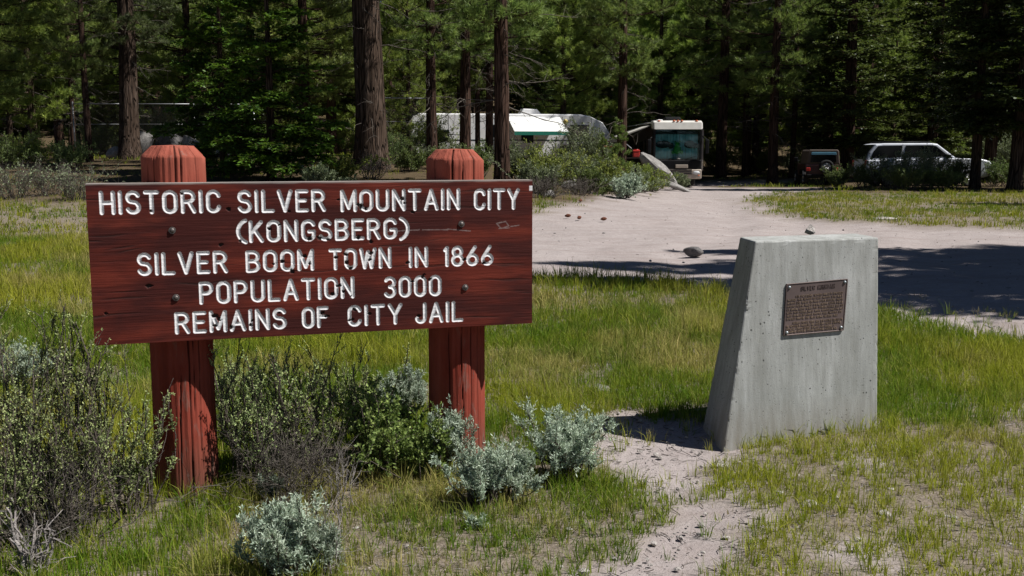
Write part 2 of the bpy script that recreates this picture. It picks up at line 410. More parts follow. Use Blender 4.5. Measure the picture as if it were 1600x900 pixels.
M['silver'] = m_paint('shade_toned_white_bodywork', (0.68, 0.71, 0.78), 0.3, 0.5, 0.06)  # white car paint tinted blue-grey, its shaded sky-lit tone put into the colour
M['cream'] = m_paint('cream_bodywork', (0.72, 0.70, 0.65), 0.35, 0.5, 0.08)
M['beige'] = m_paint('beige_bodywork', (0.42, 0.36, 0.30), 0.4, 0.5, 0.1)
M['brown'] = m_paint('dark_brown_bodywork', (0.03, 0.022, 0.018), 0.4, 0.2, 0.1)
M['black'] = m_paint('black_trim', (0.008, 0.008, 0.009), 0.5, 0.12, 0.1)
M['rubber'] = m_paint('tyre_rubber', (0.02, 0.02, 0.02), 0.85, 0.2, 0.3)
M['alloy'] = m_paint('alloy_rim', (0.5, 0.5, 0.51), 0.3, 0.5, 0.15, 0.8)
M['maroon'] = m_paint('maroon_bodywork', (0.035, 0.010, 0.010), 0.35, 0.5, 0.1)
M['tan'] = m_paint('tan_hardtop', (0.10, 0.075, 0.06), 0.7, 0.3, 0.15)
M['red'] = m_paint('red_plastic', (0.55, 0.04, 0.03), 0.35, 0.5, 0.08)
M['amber'] = m_paint('amber_lens', (0.65, 0.16, 0.06), 0.25, 0.5, 0.05)
M['lens'] = m_paint('headlight_lens', (0.6, 0.62, 0.64), 0.12, 0.6, 0.05)
M['canvas'] = m_paint('awning_canvas', (0.50, 0.48, 0.43), 0.85, 0.2, 0.12)
M['canvaswhite'] = m_paint('white_awning_canvas', (0.75, 0.76, 0.74), 0.85, 0.2, 0.06)
M['canvasgreen'] = m_paint('green_awning_canvas', (0.02, 0.20, 0.14), 0.85, 0.2, 0.1)
M['glass'] = m_glass_dark('tinted_glass', (.006, .007, .008), .12)
M['mirrorglass'] = m_glass_dark('reflective_window', (0.02, 0.03, 0.04), 0.03)
M['teal'] = m_paint('teal_curtain', (0.22, 0.58, 0.62), 0.8, 0.2, 0.35)
M['plush'] = m_paint('green_toy_fabric', (0.05, 0.42, 0.08), 0.9, 0.1, 0.2)
M['navy'] = m_paint('dark_cushion_fabric', (0.012, 0.03, 0.04), 0.9, 0.1, 0.2)
M['yellow'] = m_paint('yellow_lens', (0.62, 0.48, 0.12), 0.4, 0.4, 0.1)
M['blind'] = m_paint('olive_blind', (0.20, 0.18, 0.13), 0.6, 0.4, 0.2)
M['bronze'] = m_paint('weathered_bronze', (0.17, 0.125, 0.115), 0.5, 0.4, 0.5, 0.35)
M['bronzelit'] = m_paint('worn_bronze_lettering', (0.34, 0.25, 0.18), 0.5, 0.4, 0.4, 0.4)
M['rivet'] = m_paint('grey_bolt_cap', (0.36, 0.40, 0.42), 0.4, 0.5, 0.2, 0.5)
def m_windscreen():
    t = NT('windscreen_glass')
    tr = t.n('BsdfTransparent'); tr.inputs[0].default_value = (0.86, 0.95, 0.95, 1)
    gl = t.n('BsdfGlossy'); gl.inputs['Roughness'].default_value = 0.03
    ms = t.n('MixShader'); t.put(ms.inputs[0], t.n('Fresnel', IOR=1.5).outputs[0])
    t.t.links.new(tr.outputs[0], ms.inputs[1]); t.t.links.new(gl.outputs[0], ms.inputs[2]); t.t.links.new(ms.outputs[0], t.out.inputs[0])
    return t.m
M['windscreen'] = m_windscreen()

# ================================================================== SETTING: ground and dirt road
def axis(segs):
    out = [segs[0][0]]
    for a, b, d0, d1 in segs:
        x = a; n = max(2, int((b - a) / ((d0 + d1) / 2)))
        w = np.linspace(d0, d1, n); w = w / w.sum() * (b - a); out += list(a + np.cumsum(w))
    return np.array(out)
gxs = axis([(-260, -60, 40, 8), (-60, -14, 4, 0.5), (-14, -5, 0.35, 0.09), (-5, 6, 0.07, 0.07), (6, 16, 0.09, 0.3), (16, 60, 0.4, 4), (60, 260, 8, 40)])
gys = axis([(-120, -6, 25, 2), (-6, 2.5, 1.2, 0.12), (2.5, 9, 0.06, 0.07), (9, 22, 0.08, 0.16), (22, 60, 0.2, 0.8), (60, 330, 2, 12)])
GX, GY = np.meshgrid(gxs, gys); GZ = ground_h(GX, GY)
rm = road_mask(GX.ravel(), GY.ravel()); pm = path_mask(GX.ravel(), GY.ravel()); fm = forest_mask(GX.ravel(), GY.ravel())
wear = sstep(0.56, 0.70, fbm(GX.ravel() * 2.1 + 5, GY.ravel() * 2.1, 4)) * (GY.ravel() < 8) * (GX.ravel() > 0.3)
bare = np.clip(np.maximum(np.maximum(rm, pm), wear * 0.8), 0, 1)
rut_c = np.interp(GY.ravel(), [6, 9, 12, 16, 22, 30, 40, 52], [9, 5.0, 3.6, 4.6, 6.6, 8.2, 9.6, 11.0])
rut = sum(np.exp(-((GX.ravel() - rut_c - o_ + .8 * (fbm(GY.ravel() * .35 + o_, GX.ravel() * 0, 2) - .5)) / (.22 + .01 * GY.ravel())) ** 2) for o_ in (-1.7, -.2, .9, 2.3)) * rm
GZ = GZ - 0.035 * rut.reshape(GZ.shape) + 0.03 * ((fbm(GX * 2.2, GY * 2.2, 3) - .5) * rm.reshape(GZ.shape))
GZ = GZ - 0.04 * rm.reshape(GZ.shape) - 0.015 * pm.reshape(GZ.shape)
GV = np.stack([GX, GY, GZ], -1).reshape(-1, 3)
ny, nx = GX.shape
ii = np.arange(ny * nx).reshape(ny, nx)
GF = np.stack([ii[:-1, :-1], ii[:-1, 1:], ii[1:, 1:], ii[1:, :-1]], -1).reshape(-1, 4)
isroad = rm[GF].mean(1) > 0.5
def sub(name, faces):
    u, inv = np.unique(faces, return_inverse=True)
    me = mesh_np(name, GV[u], [inv.reshape(faces.shape)], M['ground'], smooth=True, attrs={'bare': bare[u], 'needle': fm[u]})
    return kind(link(name, me), 'structure')
sub('ground', GF[~isroad]); sub('dirt_road', GF[isroad])

# ================================================================== SIGN
TH = R(16.5); UB = np.array([math.cos(TH), math.sin(TH), 0]); NB = np.array([math.sin(TH), -math.cos(TH), 0])
P_BL = at_y(148, 540, 4.3); P_TL = at_y(133, 287, 4.3)
P_BL[:2] = P_TL[:2]
BLEN, BH, BT = 2.017, 0.708, 0.075
def to_uv(px, py):
    d = at_plane(px, py, P_BL, NB) - P_BL; return np.array([np.dot(d, UB), d[2]])
def arc(cx, cy, rx, ry, a0, a1, n=12):
    return [(cx + rx * math.cos(R(a)), cy + ry * math.sin(R(a))) for a in np.linspace(a0, a1, n)]
GLY = {  # width, list of polylines in a box  x 0..w, y 0..1
 'A': (.56, [[(0, 0), (.28, 1), (.56, 0)], [(.1, .33), (.46, .33)]]),
 'B': (.5, [[(0, 0), (0, 1), (.25, 1)] + arc(.25, .76, .23, .24, 90, -90) + [(0, .52)], [(.25, .52)] + arc(.25, .26, .25, .26, 90, -90) + [(0, 0)]]),
 'C': (.5, [arc(.26, .74, .24, .26, 10, 180) + arc(.26, .26, .24, .26, 180, 350)]),
 'E': (.44, [[(.44, 1), (0, 1), (0, 0), (.44, 0)], [(0, .52), (.36, .52)]]),
 'F': (.44, [[(.44, 1), (0, 1), (0, 0)], [(0, .52), (.36, .52)]]),
 'G': (.52, [arc(.26, .74, .25, .26, 15, 180) + arc(.26, .26, .25, .26, 180, 360) + [(.51, .44), (.3, .44)]]),
 'H': (.5, [[(0, 0), (0, 1)], [(.5, 0), (.5, 1)], [(0, .5), (.5, .5)]]),
 'I': (.0, [[(0, 0), (0, 1)]]),
 'J': (.4, [[(.4, 1), (.4, .22)] + arc(.2, .21, .2, .21, 0, -180)]),
 'K': (.5, [[(0, 0), (0, 1)], [(.47, 1), (.02, .42)], [(.16, .6), (.5, 0)]]),
 'L': (.42, [[(0, 1), (0, 0), (.42, 0)]]),
 'M': (.62, [[(0, 0), (0, 1), (.31, .12), (.62, 1), (.62, 0)]]),
 'N': (.5, [[(0, 0), (0, 1), (.5, 0), (.5, 1)]]),
 'O': (.5, [arc(.25, .74, .25, .26, 0, 180) + arc(.25, .26, .25, .26, 180, 360) + [(.5, .74)]]),
 'P': (.48, [[(0, 0), (0, 1), (.24, 1)] + arc(.24, .74, .24, .26, 90, -90) + [(0, .48)]]),
 'R': (.5, [[(0, 0), (0, 1), (.24, 1)] + arc(.24, .75, .24, .25, 90, -90) + [(0, .5)], [(.26, .5), (.5, 0)]]),
 'S': (.48, [arc(.24, .755, .23, .245, 20, 180) + arc(.24, .755, .23, .245, 180, 240)[1:] + [(.36, .49)] + arc(.24, .25, .24, .25, 50, -160)]),
 'T': (.5, [[(0, 1), (.5, 1)], [(.25, 1), (.25, 0)]]),
 'U': (.5, [[(0, 1), (0, .27)] + arc(.25, .26, .25, .26, 180, 360) + [(.5, 1)]]),
 'V': (.54, [[(0, 1), (.27, 0), (.54, 1)]]),
 'W': (.72, [[(0, 1), (.18, 0), (.36, .86), (.54, 0), (.72, 1)]]),
 'Y': (.52, [[(0, 1), (.26, .46), (.52, 1)], [(.26, .46), (.26, 0)]]),
 '(': (.16, [arc(.42, .5, .42, .62, 112, 248)]),
 ')': (.16, [arc(-.26, .5, .42, .62, 68, -68)]),
 '0': (.48, [arc(.24, .74, .24, .26, 0, 180) + arc(.24, .26, .24, .26, 180, 360) + [(.48, .74)]]),
 '1': (.1, [[(0, .86), (.1, 1), (.1, 0)]]),
 '3': (.46, [arc(.22, .76, .22, .24, 150, -90) , arc(.22, .26, .24, .26, 90, -150)]),
 '6': (.48, [[(.38, 1), (.04, .42)] + arc(.24, .27, .24, .27, 150, -210, 20)]),
 '8': (.48, [arc(.24, .76, .21, .235, 0, 360, 20), arc(.24, .27, .24, .27, 0, 360, 20)]),
}
# each line: words with their left and right picture columns; two picture heights (x, top, bottom) that fix the line's slope
LINES = [
 ([('HISTORIC', 155, 345), ('SILVER', 371, 509), ('MOUNTAIN', 532, 719), ('CITY', 740, 812)], (160, 298, 335.5), (780, 294.5, 328)),
 ([('(', 369, 382), ('KONGSBERG', 389, 621), (')', 628, 640)], (395, 344, 379), (612, 341, 374.5)),
 ([('SILVER', 214, 356), ('BOOM', 384, 491), ('TOWN', 514, 612), ('IN', 639, 669), ('1866', 693, 771)], (222, 395, 431), (762, 383, 415)),
 ([('POPULATION', 311, 554), ('3000', 600, 690)], (316, 439, 475), (684, 430, 463)),
 ([('REMAINS', 273, 448), ('OF', 472, 514), ('CITY', 543, 629), ('JAIL', 649, 724)], (280, 487.5, 522), (716, 470.5, 503)),
]
HW = 0.0082
def word_strokes(text, u0, u1, v0, v1, hw=HW, gap=0.30):
    h = (v1 - v0) - 2 * hw; ws = [GLY[c][0] for c in text]
    unitw = sum(ws) + gap * (len(text) - 1)
    avail = (u1 - u0) - 2 * hw
    # strokes keep their width, so letters that are one stroke still take room in the gaps
    sx = avail / unitw if unitw > 0 else 0
    x = u0 + hw; out = []
    for c, w in zip(text, ws):
        out.append([[(x + p[0] * sx, v0 + hw + p[1] * h) for p in pl] for pl in GLY[c][1]]); x += (w + gap) * sx
    return out
NU, NV = 800, 282
us = np.linspace(0, BLEN, NU + 1); vs = np.linspace(0, BH, NV + 1)
DU, DV = us[1], vs[1]
dist = np.full((NV + 1, NU + 1), 1.0); lineid = np.full((NV + 1, NU + 1), -1)
def splat(pl, D, ID=None, lid=0, m=0.02):
    pl = np.array(pl)
    for (ax, ay), (bx, by) in zip(pl[:-1], pl[1:]):
        i0 = max(0, int((min(ax, bx) - m) / DU)); i1 = min(NU + 1, int((max(ax, bx) + m) / DU) + 2)
        j0 = max(0, int((min(ay, by) - m) / DV)); j1 = min(NV + 1, int((max(ay, by) + m) / DV) + 2)
        if i1 <= i0 or j1 <= j0: continue
        X, Y = np.meshgrid(us[i0:i1], vs[j0:j1]); ex, ey = bx - ax, by - ay
        t = np.clip(((X - ax) * ex + (Y - ay) * ey) / (ex * ex + ey * ey + 1e-12), 0, 1)
        d = np.hypot(X - ax - t * ex, Y - ay - t * ey); w = D[j0:j1, i0:i1]
        if ID is not None: ID[j0:j1, i0:i1] = np.where(d < w, lid, ID[j0:j1, i0:i1])
        D[j0:j1, i0:i1] = np.minimum(w, d)
wid = 0
for li, (words, a, b) in enumerate(LINES):
    (ua, ta), (_, ba) = to_uv(a[0], a[1]), to_uv(a[0], a[2]); (ub, tb), (_, bb) = to_uv(b[0], b[1]), to_uv(b[0], b[2])
    for text, xl, xr in words:
        ym = (a[1] + a[2]) / 2
        ul, ur = to_uv(xl, ym)[0], to_uv(xr, ym)[0]; um = (ul + ur) / 2; k = (um - ua) / (ub - ua)
        v0 = ba + (bb - ba) * k; v1 = ta + (tb - ta) * k
        for ch in word_strokes(text, ul, ur, v0, v1):
            for pl in ch: splat(pl, dist, lineid, wid)
        wid += 1
UU, VV = np.meshgrid(us, vs)
edge_n = 0.0016 * (fbm(UU * 160, VV * 160, 3) - 0.5)
paint = 1 - sstep(HW - 0.0013, HW + 0.0013, dist + edge_n)
groove = 1 - sstep(HW * 0.45, HW * 1.08, dist)
# spots where the white paint and some wood have broken away
chip = np.zeros_like(dist)
for px, py, r in [(563, 322, .016), (572, 327, .012), (237, 330, .010), (357, 327, .010), (284, 303, .010), (452, 330, .008), (529, 312, .007), (629, 311, .010), (645, 332, .009), (632, 317, .008),
                  (484, 373, .014), (500, 372, .012), (560, 371, .013), (580, 378, .012), (513, 375, .010), (437, 351, .008), (421, 358, .010), (476, 400, .013), (441, 408, .010), (484, 412, .010), (456, 424, .012), (427, 413, .007),
                  (540, 398, .012), (541, 410, .013), (548, 419, .010), (525, 402, .009), (580, 396, .012), (578, 406, .010), (725, 406, .010), (757, 411, .013), (766, 406, .010), (637, 411, .010),
                  (232, 447, .013), (345, 383, .010), (375, 377, .007), (528, 447, .014), (520, 460, .011), (537, 455, .010), (548, 463, .008), (661, 432, .016), (672, 437, .010), (645, 440, .008),
                  (335, 494, .013), (342, 500, .012), (337, 509, .010), (361, 512, .011), (394, 501, .011), (391, 508, .010), (436, 489, .011), (503, 489, .012), (510, 494, .013), (548, 500, .012), (553, 484, .009), (577, 491, .008), (655, 494, .010), (165, 490, .008)]:
    u, v = to_uv(px, py); r *= 1.4
    d = np.hypot(UU - u, (VV - v) * 1.25) + r * 1.1 * (fbm(UU * 90, VV * 90, 3) - 0.5)
    chip = np.maximum(chip, 1 - sstep(r * 0.45, r * 0.75, d))
scr = np.full_like(dist, 1.0)
for poly in ([(776, 349), (790, 346), (795, 353), (783, 357), (776, 349)], [(779, 357), (796, 356)], [(798, 354), (811, 352)], [(700, 358), (735, 361)], [(660, 359), (700, 359)], [(600, 362), (655, 359)]):
    splat([to_uv(*p) for p in poly], scr, None, 0)
scratch = (1 - sstep(0.0015, 0.004, scr + 0.003 * (fbm(UU * 120, VV * 120, 2) - 0.3))) * 0.9
paint = paint * (1 - chip)
u, v = to_uv(830, 294); paint = np.maximum(paint, 1 - sstep(.008, .011, np.maximum(np.abs(UU - u), np.abs(VV - v) * .8)))
check = sstep(0.70, 0.78, fbm(UU * 2.2, VV * 55 + 3 * fbm(UU * 4, VV * 4, 2), 4))
depth = 0.0032 * groove + 0.006 * chip * (1 - 0.4 * groove) + 0.0008 * fbm(UU * 6, VV * 120, 3) + 0.0010 * check
BV = np.stack([UU, depth, VV], -1).reshape(-1, 3)
pf, cf, sf = paint.ravel(), np.clip(chip + 0.5 * check * (1 - paint), 0, 1).ravel(), scratch.ravel()
top = sstep(BH - 0.010, BH - 0.002, VV + 0.006 * (fbm(UU * 14, VV * 3, 3) - .5)).ravel() * 0.8
bi = np.arange((NV + 1) * (NU + 1)).reshape(NV + 1, NU + 1)
BF = np.stack([bi[:-1, :-1], bi[:-1, 1:], bi[1:, 1:], bi[1:, :-1]], -1).reshape(-1, 4)
fl = np.where(paint.ravel()[BF].mean(1) > 0.5, lineid.ravel()[BF].max(1), -1)
fl = np.where((fl < 0), -1, fl)
sign = thing('park_sign', 'weathered red wooden town history sign with routed white lettering on two thick posts', 'sign', tuple(np.r_[P_BL[:2] + 0.09 * NB[:2] * -1, 0.0]), TH)
inv_loc = Vector(sign.location)
boff = Vector((0, -0.09, P_BL[2]))       # front face plane in sign space (local y is the depth)
def board_mesh(name, faces, parent):
    uq, iv = np.unique(faces, return_inverse=True)
    me = mesh_np(name, BV[uq], [iv.reshape(faces.shape)], M['board'], smooth=True, attrs={'paint': pf[uq], 'chip': cf[uq], 'scratch': sf[uq], 'edge': top[uq]})
    return me
# the plank: front grid without the letter faces + rim and back
uq, iv = np.unique(BF[fl < 0], return_inverse=True)
nb = len(uq)
per_f = np.concatenate([bi[0, :], bi[1:, -1], bi[-1, -2::-1], bi[-2:0:-1, 0]])
rimA = BV[per_f]; rimB = rimA.copy(); rimB[:, 1] = BT
npm = len(per_f); k = np.arange(npm)
rf = np.stack([nb + k, nb + npm + k, nb + npm + (k + 1) % npm, nb + (k + 1) % npm], -1)
back = np.array([[0, BT, 0], [BLEN, BT, 0], [BLEN, BT, BH], [0, BT, BH]])
ed = np.where(rimA[:, 2] > BH - 1e-4, 1.0, 0.12)
allV = np.concatenate([BV[uq], rimA, rimB, back]); z4 = np.zeros(4)
att = lambda a, r=0.0: np.concatenate([a[uq], np.full(2 * npm, r), z4])
me = mesh_np('board', allV, [iv.reshape(-1, 4), rf, np.array([[nb + 2 * npm + 3, nb + 2 * npm + 2, nb + 2 * npm + 1, nb + 2 * npm]])], M['board'],
             attrs={'paint': att(pf), 'chip': att(cf), 'scratch': att(sf), 'edge': np.concatenate([top[uq], ed, ed, z4])})
sm = np.zeros(len(me.polygons), bool); sm[:int((fl < 0).sum())] = True; me.polygons.foreach_set('use_smooth', sm)
board = link('board', me, sign, boff)
for li in range(wid):
    link('lettering', board_mesh('lettering', BF[fl == li], board), board)
for px, py in ((269, 360), (275, 465), (721, 350), (727, 449)):
    u, v = to_uv(px, py)
    MB().cyl((u, 0.004, v), (u, -0.004, v), 0.016, 0.015, 18).ball((u, -0.003, v), 0.011, 2, (1, .6, 1)).done('bolt', M['steel'], board)

def make_post(name, px, ptop, pcham, seed, cracks):
    rng = np.random.default_rng(seed); rad = 0.143
    Pm = P_BL - NB * (BT + rad - 0.012)
    c = at_plane(px, 260, Pm, NB)
    ztop = at_y(px, ptop, c[1] - rad)[2]; zch = at_y(px, pcham, c[1] - rad)[2]
    n = 220; zs = np.concatenate([np.linspace(-0.35, zch - 0.004, 60), [zch + 0.003], np.linspace(zch + 0.012, ztop - 0.004, 6), [ztop]])
    th = np.arange(n) * 2 * math.pi / n
    T, Z = np.meshgrid(th, zs)
    facet = 1 / np.cos(((T + 0.2) % (2 * math.pi / 13)) - math.pi / 13)
    rr = rad * (0.985 * (0.86 + 0.14 * facet / facet.mean())) + 0.0022 * (fbm(T * 40, Z * 1.5, 3) - .5) + 0.005 * (fbm(T * 5, Z * 1.2 + seed, 3) - .5) + 0.004 * (fbm(T * 22, Z * 0.8, 2) - .5)
    rr = rr * (1 + 0.03 * np.clip((0.5 - Z) / 0.6, 0, 1)); zch = zch + 0; Zj = Z + .018 * (fbm(T * 3 + seed, Z * 0, 3) - .5)
    cham = np.clip((Zj - zch) / (ztop - zch), 0, 1)
    rr = rr * (1 - 0.36 * cham) + 0.006 * (fbm(T * 9, Z * 30, 2) - .5) * (cham > 0)
    crk = np.zeros_like(rr)
    for a, z0, z1, w, wob in cracks:            # angle from the viewer's side (0), + to the right
        ang = -math.pi / 2 + R(a) + 0.05 * (fbm(Z * 3 + a, Z * 0 + a, 2) - .5) * wob
        dd = np.abs((T - ang + math.pi) % (2 * math.pi) - math.pi) * rad
        inz = sstep(z0 - 0.1, z0, Z) * (1 - sstep(z1, z1 + 0.02, Z))
        crk = np.maximum(crk, (1 - sstep(w * 0.35, w * 0.9, dd)) * inz)
    rr = rr - 0.010 * crk
    V = np.stack([rr * np.cos(T), rr * np.sin(T), Z], -1).reshape(-1, 3)
    m = len(zs); ix = np.arange(m * n).reshape(m, n)
    F = np.stack([ix[:-1], np.roll(ix[:-1], -1, 1), np.roll(ix[1:], -1, 1), ix[1:]], -1).reshape(-1, 4)
    V = np.concatenate([V, [[0, 0, ztop + 0.004]]])
    tri = np.stack([ix[-1], np.roll(ix[-1], -1), np.full(n, m * n)], -1)
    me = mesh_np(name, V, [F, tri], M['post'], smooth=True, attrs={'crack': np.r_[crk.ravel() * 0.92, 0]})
    o = link(name, me, sign)
    d = Vector(c) - inv_loc; q = Matrix.Rotation(-TH, 3, 'Z') @ d
    o.location = (q.x, q.y, 0); o.rotation_euler = (0, 0, -TH)
    return c
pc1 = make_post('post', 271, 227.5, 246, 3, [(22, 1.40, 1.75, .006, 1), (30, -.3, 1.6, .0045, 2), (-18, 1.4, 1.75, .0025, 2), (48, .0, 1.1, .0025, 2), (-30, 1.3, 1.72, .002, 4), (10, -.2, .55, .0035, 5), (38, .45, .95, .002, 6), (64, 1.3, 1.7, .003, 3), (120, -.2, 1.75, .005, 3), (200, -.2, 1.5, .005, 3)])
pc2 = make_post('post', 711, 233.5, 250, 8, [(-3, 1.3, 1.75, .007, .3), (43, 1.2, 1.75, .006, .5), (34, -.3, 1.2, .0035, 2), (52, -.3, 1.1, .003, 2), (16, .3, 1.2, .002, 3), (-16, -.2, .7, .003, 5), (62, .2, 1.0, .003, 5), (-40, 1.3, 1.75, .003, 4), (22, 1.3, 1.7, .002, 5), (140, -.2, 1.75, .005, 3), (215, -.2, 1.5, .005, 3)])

# ================================================================== MONUMENT
mon = thing('stone_monument', 'tapered grey concrete monument with a small bronze plaque beside the dirt patch', 'monument', (1.6, 5.6, 0))
mo = np.array([1.6, 5.6, 0.0])
FL, FR, FRb, FLb = np.array([1.174, 5.36, -.06]), np.array([2.145, 5.679, 0.0]), None, None
tFL, tFR = np.array([1.351, 5.514, 1.1]), np.array([2.127, 5.761, 1.1])
tBL, tBR = np.array([1.330, 5.80, 1.1]), np.array([2.095, 6.05, 1.1])
BLk, BRk = np.array([1.125, 5.74, -.06]), np.array([2.11, 6.08, 0.0])
def ext(b, t, z=-0.25): return b + (t - b) * ((z - b[2]) / (t[2] - b[2]))
C8 = [ext(FL, tFL), ext(FR, tFR), ext(BRk, tBR), ext(BLk, tBL), tFL, tFR, tBR, tBL]
mb = MB().hexa([Vector(c - mo) for c in C8], 0.010, 2)
for cuts in (24, 2): bmesh.ops.subdivide_edges(mb.bm, edges=[e for e in mb.bm.edges if e.calc_length() > .035], cuts=cuts, use_grid_fill=True)
mb.bm.normal_update()
edges_ = [(C8[i] - mo, C8[j] - mo) for i, j in ((4, 5), (5, 6), (6, 7), (7, 4), (0, 4), (1, 5), (2, 6), (3, 7))]
vv = np.array([v.co[:] for v in mb.bm.verts]); dm = np.full(len(vv), 9.0)
for a_, b_ in edges_:
    e_ = b_ - a_; t_ = np.clip(((vv - a_) @ e_) / (e_ @ e_), 0, 1); dm = np.minimum(dm, np.linalg.norm(vv - a_ - t_[:, None] * e_, axis=1))
chipn = sstep(.58, .74, fbm(vv[:, 0] * 31 + vv[:, 1] * 13, vv[:, 2] * 31 + vv[:, 1] * 19, 4)) * (1 - sstep(.003, .016, dm))
wob = .0007 * (fbm(vv[:, 0] * 5 + 3, vv[:, 2] * 5, 3) - .5)
for v, c_, w_ in zip(mb.bm.verts, chipn, wob): v.co = v.co + v.normal * float(w_ - .006 * c_)
mb.done('block', M['concrete'], mon, smooth=False)
nf = np.cross(tFR - tFL, FL - tFL); nf /= np.linalg.norm(nf)
if nf[1] > 0: nf = -nf
pq = [at_plane(x, y, tFL, nf) for x, y in ((1224.5, 523), (1315.5, 515), (1322, 437), (1229, 445))]   # BL BR TR TL
def pl_pt(s, t, o=0.0):
    return (pq[0] * (1 - s) + pq[1] * s) * (1 - t) + (pq[3] * (1 - s) + pq[2] * s) * t + nf * o - mo
def plate(mbx, s0, s1, t0, t1, o0, o1, bev=0.0):
    c = [pl_pt(s0, t0, o0), pl_pt(s1, t0, o0), pl_pt(s1, t1, o0), pl_pt(s0, t1, o0), pl_pt(s0, t0, o1), pl_pt(s1, t0, o1), pl_pt(s1, t1, o1), pl_pt(s0, t1, o1)]
    return mbx.hexa([Vector(x) for x in c], bev, 1)
mb = MB(); plate(mb, 0, 1, 0, 1, -0.01, 0.007, 0.002)
plaque = mb.done('plaque', M['bronze'], mon)
mb = MB()
for a in ((-.012, 1.012, 1.0, 1.02), (1.0, 1.018, -.012, 1.0), (-.015, 0.0, -.012, 1.0), (0, 1, -.02, 0.0)): plate(mb, *a, -0.01, 0.010, 0.001)
mb.done('plaque_rim', M['bronze'], plaque)
def plaque_text(mbx, text, s0, s1, t0, t1, th, o=0.0105):
    for ch in word_strokes(text, s0, s1, t0, t1, hw=0.0, gap=0.34):
        for pl in ch:
            for a, b in zip(pl[:-1], pl[1:]):
                A = pl_pt(a[0], a[1], o); B = pl_pt(b[0], b[1], o)
                d = B - A; L = np.linalg.norm(d)
                if L < 1e-6: continue
                d /= L; w = np.cross(nf, d) * th; A = A - d * th * .7; B = B + d * th * .7
                q = [A - w, B - w, B + w, A + w]; q2 = [x - nf * 0.006 for x in q]
                v = [mbx.bm.verts.new(x) for x in q + q2]
                for f in ((0, 1, 2, 3), (0, 4, 5, 1), (1, 5, 6, 2), (2, 6, 7, 3), (3, 7, 4, 0)): mbx.bm.faces.new([v[i] for i in f])
mb = MB(); plaque_text(mb, 'SILVER', .235, .46, .87, .935, .0016); plaque_text(mb, 'MOUNTAIN', .52, .80, .87, .935, .0016)
bmesh.ops.recalc_face_normals(mb.bm, faces=mb.bm.faces); mb.done('title_lettering', M['bronze'], plaque)
# worn body lines: the raised letters are no longer legible in the photograph
rg = random.Random(4); mb = MB()
rows = [(.155, .985, .735), (.02, .985, .672), (.02, .985, .609), (.02, .985, .546), (.02, .985, .483), (.02, .985, .420), (.02, .96, .357), (.02, .90, .294), (.13, .985, .205), (.02, .985, .147), (.02, .86, .089), (.06, .90, .034)]
for s0, s1, t in rows:
    s = s0
    while s < s1 - 0.03:
        wl = rg.randint(3, 9)
        for _ in range(wl):
            w = rg.choice((.006, .012, .014, .015))
            if s + w > s1: break
            h0 = t + rg.uniform(0, .004); h1 = t + .036 + rg.uniform(-.003, .003)
            r = rg.random()
            if r < .35: plate(mb, s, s + w * .4, h0, h1, .006, .0105)
            elif r < .7: plate(mb, s, s + w * .35, h0, h1, .006, .0105); plate(mb, s + w * .4, s + w, h0 if rg.random() < .5 else h1 - .012, h1 if rg.random() < .5 else h0 + .012, .006, .0105)
            else: plate(mb, s, s + w, h1 - .012, h1, .006, .0105); plate(mb, s, s + w, h0, h0 + .01, .006, .0105)
            s += w + .006
        s += .016
mb.done('worn_lettering', M['bronzelit'], plaque)
for s, t in ((.035, .04), (.965, .05), (.965, .955), (.035, .945)):
    c = pl_pt(s, t, .008); MB().ball(c, .0095, 2).done('bolt_cap', M['rivet'], plaque)

# ================================================================== ROCKS
def rock(name, label, loc, size, seed, mat, group=None, sub=3, rough=0.35, rot=(0, 0, 0), cat_='rock', taper=0.0):
    rg_ = np.random.default_rng(seed)
    bm = bmesh.new(); bmesh.ops.create_icosphere(bm, subdivisions=sub, radius=1.0)
    cuts = unit(rg_.normal(size=(9, 3))); dd = rg_.uniform(0.55, 0.95, 9)
    for v in bm.verts:
        p = np.array(v.co)
        for c, d in zip(cuts, dd):
            t = p @ c
            if t > d: p = p - c * (t - d) * 0.92
        p = p * (1 + rough * 0.35 * (float(fbm(p[0] * 2.2 + seed, p[1] * 2.2 + p[2] * 1.7, 3)) - .5))
        p[:2] *= 1 - taper * (p[2] + .4)
        v.co = Vector(p * np.array(size))
    me = bpy.data.meshes.new(name); bm.to_mesh(me); bm.free(); me.materials.append(mat)
    o = link(name, me, None, loc); o.rotation_euler = rot
    return tag(o, label, cat_, group)
p = at_plane(1264, 364, np.array([0, 0, 1.1]), np.array([0, 0, 1.0]))
rock('stone', 'small pale pointed stone resting on top of the concrete monument', (p[0], p[1] - .02, 1.1 + .022), (.042, .038, .034), 5, M['rockpale'], sub=3, rot=(.05, .1, .5), cat_='stone', taper=.5)
p = at_g(1083, 396); rock('rock', 'dark grey rock lying in the dirt road at the shadow edge', (p[0], p[1], p[2] + .03), (.17, .14, .085), 12, M['rockdark'])
p = at_g(1380, 343); rock('rock', 'flat pale stone slab in the grass strip beyond the monument', (p[0], p[1], p[2] + .02), (.32, .22, .06), 14, M['rockpale'])
p = gx(1040, 41); rock('boulder', 'leaning grey granite slab in front of the motorhome', (p[0] - .28, p[1], p[2] + .72), (1.15, .5, .36), 21, M['rock'], rot=(0.15, R(44), .25), cat_='boulder')
p = gx(1055, 40); rock('boulder', 'low grey stone spike lying at the foot of the leaning slab', (p[0], p[1], p[2] + .16), (.75, .2, .12), 33, M['rock'], rot=(0, R(22), 0), cat_='boulder')
